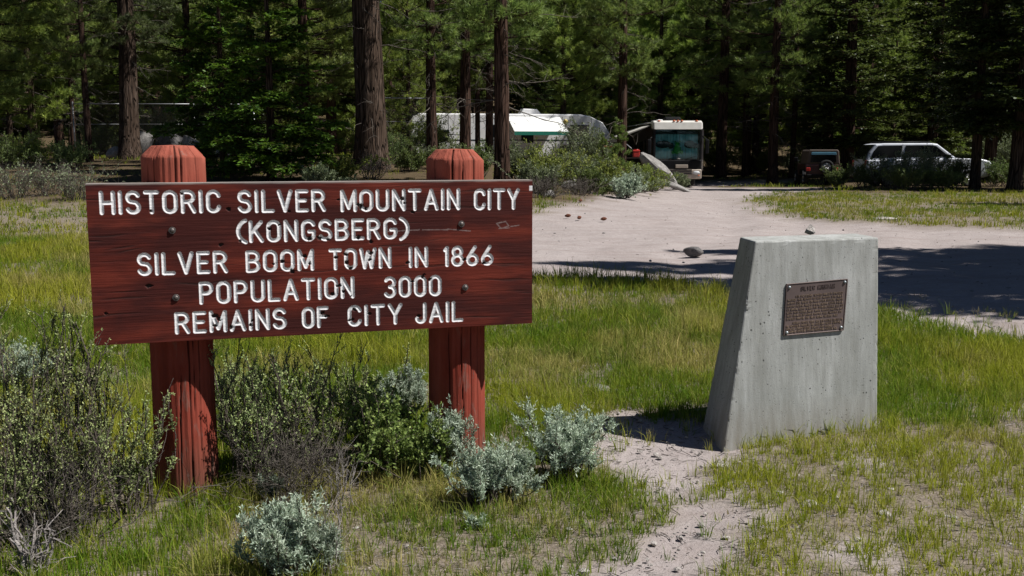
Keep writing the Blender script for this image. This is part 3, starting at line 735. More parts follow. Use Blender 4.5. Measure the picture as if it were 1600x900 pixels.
for px, py, s, sd, lab in ((905, 297, .42, 2, 'rounded grey boulder half buried under the green roadside bushes'), (858, 306, .16, 4, 'small grey rock in the dry grass close to the sign edge'), (980, 305, .2, 6, 'grey rock at the road edge below the silvery bush')):
    p = at_g(px, py); rock('boulder', lab, (p[0], p[1], p[2] + s * .3), (s * 1.35, s, s * .75), sd + 40, M['rock'], cat_='boulder')
for px, py, s, lab in ((965, 613, .055, 'white stone in the grass just behind the round sage bush'), (935, 610, .085, 'pale earth covered stone left of the white stone in the grass'), (1090, 642, .03, 'small pale stone beside the left foot of the monument'),
                       (1219, 770, .022, 'pale stone in thin grass below the monument front'), (1382, 804, .035, 'largest pale stone in the bare grass at lower right'), (1266, 790, .045, 'grey dirt covered stone right of the bare dirt tongue'), (1393, 765, .022, 'little stone in the grass under the right monument corner'),
                       (888, 828, .02, 'white pebble in the grass left of the bare dirt path'), (912, 894, .025, 'pale flat stone at the bottom edge on bare dirt'), (1125, 728, .055, 'grey gravelly lump in front of the monument foot')):
    p = at_g(px, py); rock('stone', lab, (p[0], p[1], p[2] + s * .05), (s * 1.0, s * .8, s * .55), int(px), M['rockpale'] if s < .06 else M['rock'], cat_='stone')
rg = random.Random(9)
for px, py, lab in ((887, 339, 'reddish pine cone on the road nearest the sign'), (905, 342, 'brown pine cone on a patch of dry needles on the road'), (943, 344, 'red brown pine cone rightmost on the pale road'), (907, 315, 'dark round pine cone in the dry grass under the bushes')):
    p = at_g(px, py); rr = random.Random(px)
    mb = MB(); L, r = .06, .034
    for i in range(9):
        t = i / 8; ra = r * math.sin(math.pi * (0.12 + .82 * t)) ** .8
        for j in range(8):
            a = 2 * math.pi * (j + .5 * (i % 2)) / 8; x = -L + 2 * L * t
            mb.ball((x, math.cos(a) * ra * .75, math.sin(a) * ra * .75), ra * .42 + .006, 1, (1.1, .8, .8))
    o = mb.done('pine_cone', M['cone'], None, (p[0], p[1], p[2] + .03)); o.rotation_euler = (0, .1, rr.uniform(0, 6)); tag(o, lab, 'pine cone', 'pine cones by the road')
def pebbles(name, label, n, sampler, smin, smax, mat):
    rg_ = np.random.default_rng(len(name) + n)
    t = bmesh.new(); bmesh.ops.create_icosphere(t, subdivisions=1, radius=1.0)
    bv = np.array([v.co[:] for v in t.verts]); bf = np.array([[v.index for v in f.verts] for f in t.faces]); t.free()
    xy = sampler(rg_, n); n = len(xy); s = smin + (smax - smin) * rg_.random(n) ** 4
    z = ground_h(xy[:, 0], xy[:, 1])
    sq = rg_.uniform(.6, 1.3, (n, 1, 3)) * np.array([1.1, 1.0, .6])
    V = bv[None] * (1 + .25 * rg_.normal(size=(n, len(bv), 1)).clip(-1.2, 1.2)) * sq * s[:, None, None]
    V[..., 0] += xy[:, 0, None]; V[..., 1] += xy[:, 1, None]; V[..., 2] += (z - .004 + s * .25)[:, None]
    F = (bf[None] + (np.arange(n) * len(bv))[:, None, None]).reshape(-1, 3)
    o = link(name, mesh_np(name, V.reshape(-1, 3), [F], mat)); kind(o, 'stuff'); tag(o, label, 'pebbles'); return o
def samp_path(g, n):
    x = g.uniform(-1.0, 3.6, n * 4); y = g.uniform(2.9, 6.5, n * 4); k_ = (np.maximum(path_mask(x, y), .25) > g.random(n * 4)) & ((x < 1.1) | (y < 5.2)); return np.stack([x, y], -1)[k_][:n]
def samp_road(g, n):
    y = 9 + 25 * g.random(n * 4) ** 1.6; x = g.uniform(-.1, .6, n * 4) * y; k_ = road_mask(x, y) > .5; return np.stack([x, y], -1)[k_][:n]
pebbles('pebbles', 'small pale pebbles scattered over the bare dirt path in the foreground', 1100, samp_path, .003, .016, M['rockpale'])
pebbles('gravel', 'small dark stones and clods scattered along the dirt road', 260, samp_road, .006, .026, M['rock'])

# ================================================================== VEHICLES
def wheel(parent, c, r, w, rim_mat, name='wheel'):
    mb = MB().ring(c, (1, 0, 0) if parent.get('axle', 'x') == 'x' else (0, 1, 0), [(r * .62, -w / 2), (r * .94, -w / 2), (r, -w * .32), (r, w * .32), (r * .94, w / 2), (r * .62, w / 2)])
    t = mb.done(name, M['rubber'], parent)
    ax = Vector((1, 0, 0)) if parent.get('axle', 'x') == 'x' else Vector((0, 1, 0)); c = Vector(c)
    mb = MB()
    for sgn in (-1, 1):
        mb.cyl(c + ax * sgn * w * .30, c + ax * sgn * w * .36, r * .63, r * .58, 20)
        mb.cyl(c + ax * sgn * w * .36, c + ax * sgn * w * .44, r * .16, r * .14, 12)
        for kk in range(5):
            a = 2 * math.pi * kk / 5; up = Vector((0, 0, 1)); si = ax.cross(up); d = up * math.cos(a) + si * math.sin(a)
            mb.cyl(c + ax * sgn * w * .40 + d * r * .1, c + ax * sgn * w * .38 + d * r * .58, r * .10, r * .07, 8)
    mb.done('rim', rim_mat, t)
    return t
# ---- motorhome: local x across, y backwards from the front face, z up
p = gx(1058, 52.0)
p[2] -= .02
mh = thing('motorhome', 'large motorhome with teal windscreen, white front cap and side awning out', 'motorhome', tuple(p), R(1.5))
HWM, LEN = 1.27, 10.6
mb = MB().prism([(-HWM, .45), (HWM, .45), (HWM, 3.05), (HWM - .1, 3.3), (-HWM + .1, 3.3), (-HWM, 3.05)], 'y', .42, LEN, .05)
mb.done('body', M['brown'], mh)
# the glazed front: floor pan, side pillars and rear cabin wall behind the glass
MB().box(-HWM, HWM, .0, .42, .45, 1.42, .08, 3).done('front_mask', M['black'], mh)
for x in (-HWM, HWM - .13): MB().box(x, x + .13, .02, .44, 1.42, 2.99, .03).done('windscreen_pillar', M['black'], mh)
MB().prism([(-.05, 2.97), (.5, 2.97), (.9, 3.42), (.25, 3.42), (.02, 3.32)], 'x', -HWM - .02, HWM + .02, .09, 4).done('front_cap', M['cream'], mh)
MB().prism([(0.9, 3.30), (LEN, 3.30), (LEN, 3.37), (.9, 3.37)], 'x', -HWM + .05, HWM - .05, .02).done('roof', M['cream'], mh)
ws = MB().box(-HWM + .13, HWM - .13, .035, .05, 1.42, 2.97).done('windscreen', M['windscreen'], mh)
mb = MB()
for i in range(14):
    x0 = -1.12 + i * .16; mb.box(x0, x0 + .15, .30 + .03 * (i % 2), .36 + .03 * (i % 2), 1.44, 2.74, .02)
mb.done('curtain', M['teal'], mh)
MB().box(-1.13, 1.13, .27, .31, 2.72, 2.96, .01).done('sun_visor', M['navy'], mh)
for x, sx in ((-.72, .42), (.66, .30)):
    MB().ball((x, .2, 2.2), 1.0, 2, (sx, .07, .2)).ball((x + sx * .95, .2, 2.13), 1.0, 2, (.16, .06, .16)).done('hanging_cushion', M['navy'], mh)
MB().ball((.02, .2, 1.93), 1.0, 2, (.20, .08, .24)).ball((.02, .19, 2.2), 1.0, 2, (.13, .09, .13)).ball((-.2, .19, 1.8), .1, 2).ball((.24, .19, 1.8), .1, 2).ball((-.1, .18, 2.34), .05, 1).ball((.14, .18, 2.34), .05, 1).done('toy', M['plush'], mh)
MB().ball((.08, .06, 1.47), 1.0, 2, (.14, .03, .04)).done('dash_sign', M['cream'], mh)
for x in (-.45, .45): MB().cyl((x, .015, 1.45), (x + .55, .02, 1.60), .014, .010, 8).done('wiper', M['black'], mh)
MB().box(-HWM, HWM, -.10, .2, .42, .92, .07, 3).done('bumper', M['beige'], mh)
mb = MB()
for z in (.66, .76, .86): mb.box(-.75, .75, -.125, -.095, z, z + .055, .012)
mb.done('grille', M['black'], mh)
MB().box(-.1, .55, -.06, .03, .98, 1.16, .02).done('hood_panel', M['beige'], mh)
for x in (-.98, .98):
    h = MB().ball((x, -.09, .74), 1.0, 2, (.2, .06, .1)).done('headlight', M['lens'], mh)
    MB().ball((x * 1.13, -.075, .60), 1.0, 2, (.07, .04, .05)).done('indicator', M['amber'], h)
for x in (-.98, -.2, 0, .2, .98): MB().ball((x, .06 if abs(x) < .9 else .12, 3.40), 1.0, 2, (.08, .06, .045)).done('clearance_light', M['amber'], mh)
for y in (1.9, 6.0):
    a = MB().prism([(y - .55, 3.36), (y + .55, 3.36), (y + .45, 3.62), (y - .3, 3.66), (y - .5, 3.55)], 'x', -.42, .42, .07, 3).done('air_conditioner', M['black'], mh)
MB().box(-.9, -.62, 1.0, 1.4, 3.36, 3.5, .04).done('roof_vent', M['white'], mh)
for sg in (-1, 1):
    a = MB().cyl((sg * 1.27, .1, 2.62), (sg * 1.5, -.12, 2.45), .028, .028, 8).done('mirror_arm', M['black'], mh)
    MB().box(sg * 1.5 - .1, sg * 1.5 + .1, -.18, -.07, 1.72, 2.45, .04).done('mirror', M['black'], a)
    for y in (1.7, 7.6):
        wheel(mh, (sg * 1.06, y, .5), .5, .3, M['alloy'])
# left side: windows, door with its bright pane, lower stripe
for y0, y1 in ((.6, 1.35), (3.4, 4.6), (5.4, 6.4), (7.4, 8.9)):
    w_ = MB().box(-HWM - .02, -HWM + .01, y0, y1, 1.55, 2.4, .015).done('side_window', M['glass'], mh)
d = MB().box(-HWM - .025, -HWM + .01, 1.9, 2.75, .6, 2.65, .02).done('entry_door', M['brown'], mh)
MB().box(-HWM - .035, -HWM - .02, 2.05, 2.6, 1.65, 2.4, .004).done('door_window', M['mirrorglass'], d)
MB().box(-HWM - .012, -HWM + .01, .6, LEN - .1, .6, 1.0, .004).done('side_stripe', M['beige'], mh)
# awning: canvas pitched out to the camp side
aw = MB().prism([(-HWM - .02, 3.20), (-HWM - .02, 3.16), (-HWM - 1.6, 2.56), (-HWM - 1.66, 2.32), (-HWM - 1.72, 2.32), (-HWM - 1.68, 2.62)], 'y', .9, 4.4).done('awning', M['canvas'], mh)
for y in (1.0, 4.3):
    MB().cyl((-HWM - .03, y, 1.2), (-HWM - 1.6, y, 2.5), .025, .025, 8).done('awning_arm', M['galv'], aw)
so = MB().box(HWM, HWM + .78, 3.2, 7.4, .75, 3.05, .05).done('slide_out', M['beige'], mh)
MB().box(HWM + .14, HWM + .6, 3.185, 3.205, 1.55, 2.55, .01).done('slide_window', M['glass'], so)
MB().box(HWM - .02, HWM + .86, 3.15, 7.45, 3.05, 3.10, .01).done('slide_awning', M['black'], so)

# ---- fifth-wheel trailer: local x along it (nose at +x), y = side (camp side at -y), z up
p = np.array([-5.55, 55.0, 0.42])
tr = thing('travel_trailer', 'long white travel trailer with green edged awning behind roadside bushes', 'trailer', tuple(p), R(12.0)); tr['axle'] = 'y'
prof = [(0.25, .75), (8.4, .75), (8.5, 1.45), (10.9, 1.45), (11.5, 1.75), (11.35, 2.2), (10.95, 2.75), (10.2, 3.1), (9.6, 3.2), (.5, 3.2), (.12, 3.1), (0, 2.7), (.05, 1.2)]
MB().prism(prof, 'y', 0, 2.45, .09, 3).done('body', M['white'], tr)
MB().box(.3, 10.6, -.012, .01, 1.72, 1.78, .003).done('side_stripe', M['navy'], tr)
mb = MB()
for x in (1.1, 2.1, 3.1): mb.box(x, x + .02, -.01, .01, .9, 3.0, .002)
mb.box(.4, 3.2, -.01, .01, 2.05, 2.07, .002)
mb.done('panel_seam', M['galv'], tr)
for x0, x1, z0, z1, mt in ((1.6, 2.15, 1.7, 2.3, 'glass'), (9.05, 10.15, 1.95, 2.6, 'blind'), (4.3, 5.0, 1.9, 2.6, 'glass'), (6.2, 6.9, 1.6, 2.3, 'glass')):
    w_ = MB().box(x0, x1, -.03, .01, z0, z1, .03).done('window', M['black'], tr)
    MB().box(x0 + .06, x1 - .06, -.04, -.028, z0 + .06, z1 - .06, .004).done('pane', M[mt], w_)
MB().ball((8.75, -.02, 2.78), 1.0, 2, (.14, .05, .14)).done('porch_light', M['yellow'], tr)
aw = MB().prism([(-.02, 3.05), (-.02, 3.0), (-1.9, 2.15), (-1.94, 2.2)], 'x', 5.4, 8.4).done('awning', M['canvaswhite'], tr)
MB().prism([(-1.9, 2.19), (-1.9, 2.0), (-1.95, 2.0), (-1.95, 2.2)], 'x', 5.4, 8.4).done('awning_valance', M['canvasgreen'], aw)
for x in (5.5, 8.3): MB().cyl((x, -.03, 1.1), (x, -1.85, 2.1), .025, .025, 8).done('awning_arm', M['galv'], aw)
MB().prism([(6.3, 3.19), (7.6, 3.19), (7.3, 3.5), (6.5, 3.52)], 'y', .8, 1.6, .06, 3).done('air_conditioner', M['white'], tr)
MB().box(10.2, 11.52, -.02, 2.47, 1.28, 1.44, .03).done('nose_skirt', M['red'], tr)
MB().prism([(10.35, 2.1), (11.28, 2.1), (10.95, 2.7), (10.3, 3.0)], 'y', -.02, .01, .003).done('nose_panel', M['lens'], tr)
for x in (.02, .14): MB().cyl((x - .1, .5, .9), (x - .1, .5, 3.3), .02, .02, 8).done('ladder_rail', M['black'], tr)
MB().prism([(-.03, 2.7), (.1, 3.12), (.48, 3.24), (.48, 3.19), (.15, 3.07), (.02, 2.68)], 'y', -.02, 2.47, .004).done('rear_trim', M['black'], tr)
for x in (5.2, 6.1): wheel(tr, (x, .15, .36), .36, .22, M['galv'])
MB().cyl((8.9, .6, -.1), (8.9, .6, .9), .05, .05, 10).cyl((8.9, .6, -.1), (8.9, .6, -.06), .15, .15, 12).done('landing_leg', M['galv'], tr)
p = gx(993.5, 50.5)
MB().box(-.17, .17, -.12, .12, 0, .28, .04, 3).box(-.18, .18, -.13, .13, .28, .36, .03, 2).cyl((-.15, 0, .39), (.15, 0, .39), .015, .015, 8).done('camp_cooler', M['red'], None, (p[0], p[1], p[2] + 1.25))
o = bpy.data.objects['camp_cooler']; tag(o, 'small red box glimpsed over the bush beside the motorhome', 'box')
MB().box(-.5, .5, -.3, .3, 1.19, 1.245, .01).cyl((-.42, -.2, 0), (-.42, -.2, 1.2), .02, .02, 8).cyl((.42, -.2, 0), (.42, -.2, 1.2), .02, .02, 8).cyl((-.42, .2, 0), (-.42, .2, 1.2), .02, .02, 8).cyl((.42, .2, 0), (.42, .2, 1.2), .02, .02, 8).done('camp_table', M['brown'], None, tuple(p))
tag(bpy.data.objects['camp_table'], 'dark camp table under the motorhome awning, mostly hidden by bushes', 'table')

# ---- long white SUV: local x forwards (nose at +x), z up, side facing the camera is -y
p = gx(1353, 45.0)
sv = thing('parked_suv', 'long white suv, toned pale blue as in shade, with dark side windows parked behind shaded bushes', 'suv', tuple(p), R(-.5)); sv['axle'] = 'y'
low = [(.06, .55), (.0, .8), (.03, 1.22), (4.05, 1.30), (5.15, 1.26), (5.52, 1.17), (5.64, .98), (5.66, .55), (5.3, .42), (.3, .42)]
MB().prism(low, 'y', 0, 1.95, .07, 3).done('body', M['silver'], sv)
cab = [(.03, 1.20), (.16, 1.55), (.42, 1.90), (.75, 1.955), (2.9, 1.965), (3.18, 1.93), (4.05, 1.30)]
MB().prism(cab, 'y', .09, 1.86, .08, 3).done('cabin', M['silver'], sv)
def gl(parent, name, pts, y0, y1, mat): return MB().prism(pts, 'y', y0, y1, .006, 1).done(name, mat, parent)
gl(sv, 'side_window', [(.20, 1.28), (.32, 1.60), (.52, 1.84), (1.60, 1.86), (1.53, 1.32)], .075, .10, M['glass'])
gl(sv, 'side_window', [(1.66, 1.33), (1.76, 1.86), (2.86, 1.87), (3.10, 1.83), (3.74, 1.35)], .075, .10, M['glass'])
gl(sv, 'side_window', [(.20, 1.28), (.32, 1.60), (.52, 1.84), (2.86, 1.87), (3.10, 1.83), (3.74, 1.35)], 1.85, 1.875, M['glass'])
MB().prism([(3.24, 1.90), (3.30, 1.90), (4.08, 1.33), (4.0, 1.31)], 'y', .2, 1.75, .005).done('windscreen', M['glass'], sv)
MB().prism([(.0, 1.25), (.13, 1.57), (.38, 1.88), (.34, 1.9), (.1, 1.58), (-.02, 1.25)], 'y', .2, 1.75, .005).done('rear_window', M['glass'], sv)
for y in (.25, 1.7):
    mb = MB().cyl((.7, y, 2.02), (2.9, y, 2.02), .025, .025, 8); [mb.cyl((x, y, 1.95), (x, y, 2.02), .02, .02, 6) for x in (.8, 1.8, 2.8)]
    mb.done('roof_rail', M['black'], sv)
for yy in (-.02, 1.95):
    MB().box(3.55, 3.72, yy - .12, yy + .12, 1.30, 1.46, .03).done('wing_mirror', M['black'], sv)
    MB().ball((5.56, .28 if yy < 1 else 1.67, .98), 1.0, 2, (.1, .22, .1)).done('headlight', M['lens'], sv)
    MB().box(-.03, .03, .08 if yy < 1 else 1.72, .23 if yy < 1 else 1.87, .85, 1.2, .02).done('tail_light', M['red'], sv)
MB().box(5.45, 5.80, -.02, 1.97, .5, .74, .06, 3).done('bumper', M['galv'], sv)
MB().box(-.12, .15, -.02, 1.97, .45, .7, .06, 3).done('bumper', M['galv'], sv)
for x0 in (1.62, 2.72):
    d = MB().box(x0, x0 + 1.06, -.008, .01, .62, 1.24, .003).done('door', M['silver'], sv)
    MB().box(x0 + .08, x0 + .26, -.03, -.006, 1.08, 1.12, .008).done('handle', M['black'], d)
MB().box(3.98, 4.16, -.006, .008, 1.08, 1.12, .003).done('badge_trim', M['black'], sv)
for x in (1.05, 4.65):
    for y in (.12, 1.83): wheel(sv, (x, y, .4), .4, .26, M['alloy'])

# ---- soft-roader seen from behind: local x across, y forwards (away from the camera), z up
p = gx(1286, 49.5)
jp = thing('parked_off_roader', 'dark maroon off-road car with tan hardtop and spare wheel, seen from behind', 'off-road car', tuple(p), R(-7))
MB().prism([(-.84, .55), (.84, .55), (.86, 1.12), (-.86, 1.12)], 'y', 0, 2.6, .05).box(-.66, .66, 2.5, 3.6, .6, 1.12, .08).done('body', M['maroon'], jp)
MB().prism([(-.80, 1.12), (.80, 1.12), (.73, 1.76), (.66, 1.83), (-.66, 1.83), (-.73, 1.76)], 'y', .03, 1.95, .05, 3).done('hardtop', M['tan'], jp)
MB().prism([(-.62, 1.22), (.62, 1.22), (.58, 1.56), (-.58, 1.56)], 'y', .0, .04, .01).done('rear_window', M['glass'], jp)
MB().prism([(-.60, 1.58), (.60, 1.58), (.58, 1.70), (-.58, 1.70)], 'y', -.01, .04, .01).done('painted_sky_strip', m_paint('painted_sky_reflection', (.16, .40, .55), .2, .5, .1), jp)  # sky reflection in the rear window, put in as a pale blue colour
for sx in (-1, 1):
    MB().box(sx * .72 - .1, sx * .72 + .1, -.03, .02, .78, .95, .02).done('tail_light', M['red'], jp)
    a = MB().cyl((sx * .84, 2.0, 1.25), (sx * 1.02, 2.0, 1.32), .02, .02, 8).done('mirror_arm', M['black'], jp)
    MB().box(sx * 1.02 - .1, sx * 1.02 + .1, 1.96, 2.04, 1.22, 1.45, .03).done('mirror', M['black'], a)
    MB().prism([(-.1, .62), (.05, .86), (.85, .86), (1.0, .62), (.9, .62), (.8, .79), (.1, .79), (0, .62)], 'x', sx * .84, sx * 1.0, .01).done('mudguard', M['black'], jp)
    for y in (.45, 2.9): wheel(jp, (sx * .78, y, .38), .38, .24, M['alloy'])
MB().box(-.8, .8, -.12, .0, .5, .62, .03).done('bumper', M['black'], jp)
jp['axle'] = 'y'; wheel(jp, (.12, -.14, .98), .35, .22, M['alloy'], 'spare_wheel')

# ================================================================== chain-link fence and stone ruin behind it
def fence(a, b, h, label):
    a = np.array(a, float); b = np.array(b, float); L = np.hypot(*(b - a)); d = (b - a) / L
    f = thing('chain_link_fence', label, 'fence', (a[0], a[1], 0), math.atan2(d[1], d[0]))
    hz = lambda s: gz(*(a + d * s))
    n = int(L / 3) + 1; sp = np.linspace(0, L, n + 1)
    for s in sp: MB().cyl((s, 0, hz(s) - .3), (s, 0, hz(s) + h + .05), .032, .032, 10).ball((s, 0, hz(s) + h + .06), .045, 1).done('fence_post', M['galv'], f)
    mb = MB()
    for s0, s1 in zip(sp[:-1], sp[1:]): mb.cyl((s0, 0, hz(s0) + h), (s1, 0, hz(s1) + h), .024, .024, 8)
    mb.done('top_rail', M['galv'], f)
    mb = MB()
    for s0, s1 in zip(sp[:-1], sp[1:]): mb.cyl((s0, 0, hz(s0) + h * .62), (s1, 0, hz(s1) + h * .62), .014, .014, 6)
    mb.done('middle_rail', M['galv'], f)
    P = []; st = .11
    for sg in (1, -1):
        for s in np.arange(-h, L + h, st):
            s0 = s if sg > 0 else s + h; tt = sorted(((0 - s0) / (sg * h), (L - s0) / (sg * h))); ta_, tb_ = max(0, tt[0]), min(1, tt[1])
            if tb_ - ta_ < .02: continue
            t = np.linspace(ta_, tb_, 5); ss = s0 + sg * h * t
            P.append(np.stack([ss, np.full(5, .004 * sg), np.array([hz(q) for q in ss]) + .03 + (h - .06) * t], -1))
    P = np.array(P); V, F = tubes(P, np.full(P.shape[:2], .0021), 3)
    link('wire_mesh', mesh_np('wire_mesh', V, [F], M['steel']), f)
fence(gx(120, 45)[:2], gx(400, 45.5)[:2], 2.35, 'grey chain link fence running behind the leftmost big trunk')
fence(gx(597, 41)[:2], gx(668, 42)[:2], 2.5, 'short grey chain link fence between the big trunk and the white trailer')
for px, Y, s, lab, sd, rot in ((222, 43.5, (.55, .4, .8), 'tilted grey stone slab leaning at the foot of the left big trunk', 3, (0, .35, .2)), (270, 44, (.8, .5, .7), 'large dark jail stone block behind the left post top', 6, (0, .05, .1)),
                              (300, 43.2, (.5, .45, .75), 'upright grey jail stone right of the larger block', 8, (0, -.1, .4)), (345, 42.8, (.55, .4, .5), 'pale grey jail stone at the dark fir edge', 9, (.1, .2, 0)), (183, 42, (.4, .3, .35), 'small grey stone block left of the tilted slab', 10, (0, .1, .5))):
    p = gx(px, Y); rock('stone_block', lab, (p[0], p[1], p[2] + s[2] * .55), s, sd, M['rock'] if sd != 6 else M['rockdark'], sub=3, rot=rot, cat_='stone block')

# ================================================================== TREES
def trunk_mesh(name, H, r0, mat, seed, lean=0.0, sides=18):
    g = np.random.default_rng(seed); k_ = 40
    z = np.concatenate([np.linspace(-.5, 3, 16), np.linspace(3.4, H, k_ - 16)])
    r = r0 * np.clip(1 - z / H, 0.02, 1) ** .85 * (1 + .30 * np.exp(-np.clip(z, 0, None) / (r0 * 1.1)))
    x = .12 * r0 * np.sin(z * .5 + seed) + lean * z; y = .12 * r0 * np.cos(z * .37 + seed)
    th = np.arange(sides) * 2 * math.pi / sides
    T, Z = np.meshgrid(th, z)
    rr = r[:, None] * (1 + .10 * (fbm(np.cos(T) * 2.5 + 9 + seed, np.sin(T) * 2.5 + Z * .6, 3) - .5) + .22 * np.exp(-np.clip(Z, 0, None) / (r0 * 1.0)) * (fbm(T * 1.3 + seed, Z * .1, 2) - .5))
    V = np.stack([x[:, None] + rr * np.cos(T), y[:, None] + rr * np.sin(T), Z], -1).reshape(-1, 3)
    ix = np.arange(k_ * sides).reshape(k_, sides)
    F = np.stack([ix[:-1], np.roll(ix[:-1], -1, 1), np.roll(ix[1:], -1, 1), ix[1:]], -1).reshape(-1, 4)
    return mesh_np(name, V, [F], mat, smooth=True), (lambda zz: np.stack([np.interp(zz, z, x), np.interp(zz, z, y), zz], -1)), (lambda zz: np.interp(zz, z, r))
def limbs(g, n, z, L, az, el0, curve, k_=7):
    s = np.linspace(0, 1, k_)
    rad = L[:, None] * s[None]
    zz = np.sin(el0)[:, None] * rad + curve[:, None] * L[:, None] * s[None] ** 2
    P = np.stack([np.cos(az)[:, None] * rad * np.cos(el0)[:, None], np.sin(az)[:, None] * rad * np.cos(el0)[:, None], zz], -1)
    P = P + np.cumsum(g.normal(size=(n, k_, 3)) * .03, 1) * L[:, None, None] * np.array([1, 1, .6])
    P[:, 0] = 0
    return P
def along(P, i, s):
    k_ = P.shape[1] - 1; f = np.clip(s * k_, 0, k_ - 1e-6); j = f.astype(int); t = (f - j)[:, None]
    a, b = P[i, j], P[i, j + 1]; return a * (1 - t) + b * t, unit(b - a)
def tris_needles(g, pos, d, nn, lmin, lmax, w, spread, up, cols):
    m = len(pos)
    D = unit(d[:, None, :] * 0.9 + g.normal(size=(m, nn, 3)) * spread + np.array([0, 0, up]))
    L = g.uniform(lmin, lmax, (m, nn, 1))
    side = unit(np.cross(D, g.normal(size=(m, nn, 3))))
    b = pos[:, None, :] + D * .02
    V = np.stack([b - side * w, b + side * w, b + D * L], 2).reshape(-1, 3)
    c = np.repeat(cols * 1.0, nn * 3, 0) * np.repeat(g.uniform(.75, 1.25, (m * nn, 1)), 3, 0)
    return V, np.arange(m * nn * 3).reshape(-1, 3), c
def make_pine(name, seed, H, r0, base, Lmax, nb, tw, dead, bark, cA, cB, needle=(.16, .27), nn=14, w=.0115, lean=0., drop=0.0):
    g = np.random.default_rng(seed)
    root = thing(name, 'pine', 'tree', (0, 0, -500))
    tm, ax, rf_ = trunk_mesh('trunk', H, r0, bark, seed, lean); link('trunk', tm, root)
    u = g.random(nb) ** 1.15; z = base + (H * .985 - base) * u; t = (z - base) / (H - base)
    L = Lmax * (np.clip(1 - t, .03, 1) ** .75) * np.clip(.55 + t * 3, 0, 1) * g.uniform(.65, 1.1, nb)
    az = np.arange(nb) * 2.4 + g.normal(size=nb) * .5
    P = limbs(g, nb, z, L, az, R(-8) - drop + R(38) * t + g.normal(size=nb) * .12, .12 + .12 * g.random(nb))
    P = P + ax(z)[:, None, :]
    rad = (np.clip(L * .018, .012, .09))[:, None] * np.linspace(1, .25, 7)[None]
    parts = [tubes(P, rad, 5)]
    nt = (L * tw).astype(int) + 3; i = np.repeat(np.arange(nb), nt); s = g.uniform(.22, 1, len(i)) ** .8
    p0, d0 = along(P, i, s)
    yaw = g.choice([-1, 1], len(i)) * g.uniform(.25, 1.1, len(i)) * (1 - .6 * (s > .93))
    d1 = np.stack([d0[:, 0] * np.cos(yaw) - d0[:, 1] * np.sin(yaw), d0[:, 0] * np.sin(yaw) + d0[:, 1] * np.cos(yaw), d0[:, 2] + g.normal(size=len(i)) * .28 + .12], -1); d1 = unit(d1)
    Lt = L[i] * g.uniform(.14, .34, len(i)) * (1.15 - .6 * s) + .18
    st = np.linspace(0, 1, 4); Q = p0[:, None, :] + d1[:, None, :] * (Lt[:, None] * st[None])[..., None]; Q[..., 2] += (.10 * Lt[:, None] * st[None] ** 2)
    parts.append(tubes(Q, np.full((len(i), 4), .009) * np.linspace(1, .5, 4), 3))
    V, F = cat(parts); link('limbs', mesh_np('limbs', V, [F], bark), root)
    ss = np.array([.55, .8, 1.0]); ti = np.repeat(np.arange(len(i)), 3); ts = np.tile(ss, len(i)) + g.uniform(-.1, .0, len(ti))
    tp, td = along(Q, ti, np.clip(ts, 0, 1))
    mixc = np.clip(g.normal(.45, .3, len(ti)), 0, 1)[:, None]
    cols = np.array(cA) * (1 - mixc) + np.array(cB) * mixc
    V, F, c = tris_needles(g, tp, td, nn, needle[0], needle[1], w, .62, .22, cols)
    link('crown', mesh_np('crown', V, [F], M['needle'], c), root)
    if dead:
        n = dead; zd = g.uniform(max(1.6, base * .25), base + (H - base) * .25, n); Ld = g.uniform(.7, 2.6, n); azd = g.uniform(0, 2 * math.pi, n)
        Pd = limbs(g, n, zd, Ld, azd, g.normal(-.15, .18, n), g.uniform(-.25, .1, n)) + ax(zd)[:, None, :]
        pr = [tubes(Pd, (Ld * .006 + .005)[:, None] * np.linspace(1, .3, 7)[None], 4)]
        j = np.repeat(np.arange(n), 7); sj = g.uniform(.25, 1, len(j)); q0, e0 = along(Pd, j, sj)
        e1 = unit(e0 + g.normal(size=(len(j), 3)) * .6); Lq = Ld[j] * g.uniform(.12, .35, len(j))
        Qd = q0[:, None] + e1[:, None] * (Lq[:, None] * np.linspace(0, 1, 4)[None])[..., None]; Qd += np.cumsum(g.normal(size=Qd.shape) * .02, 1)
        pr.append(tubes(Qd, np.full((len(j), 4), .006) * np.linspace(1, .4, 4), 3))
        V, F = cat(pr); link('dead_branches', mesh_np('dead_branches', V, [F], M['twig']), root)
    return root
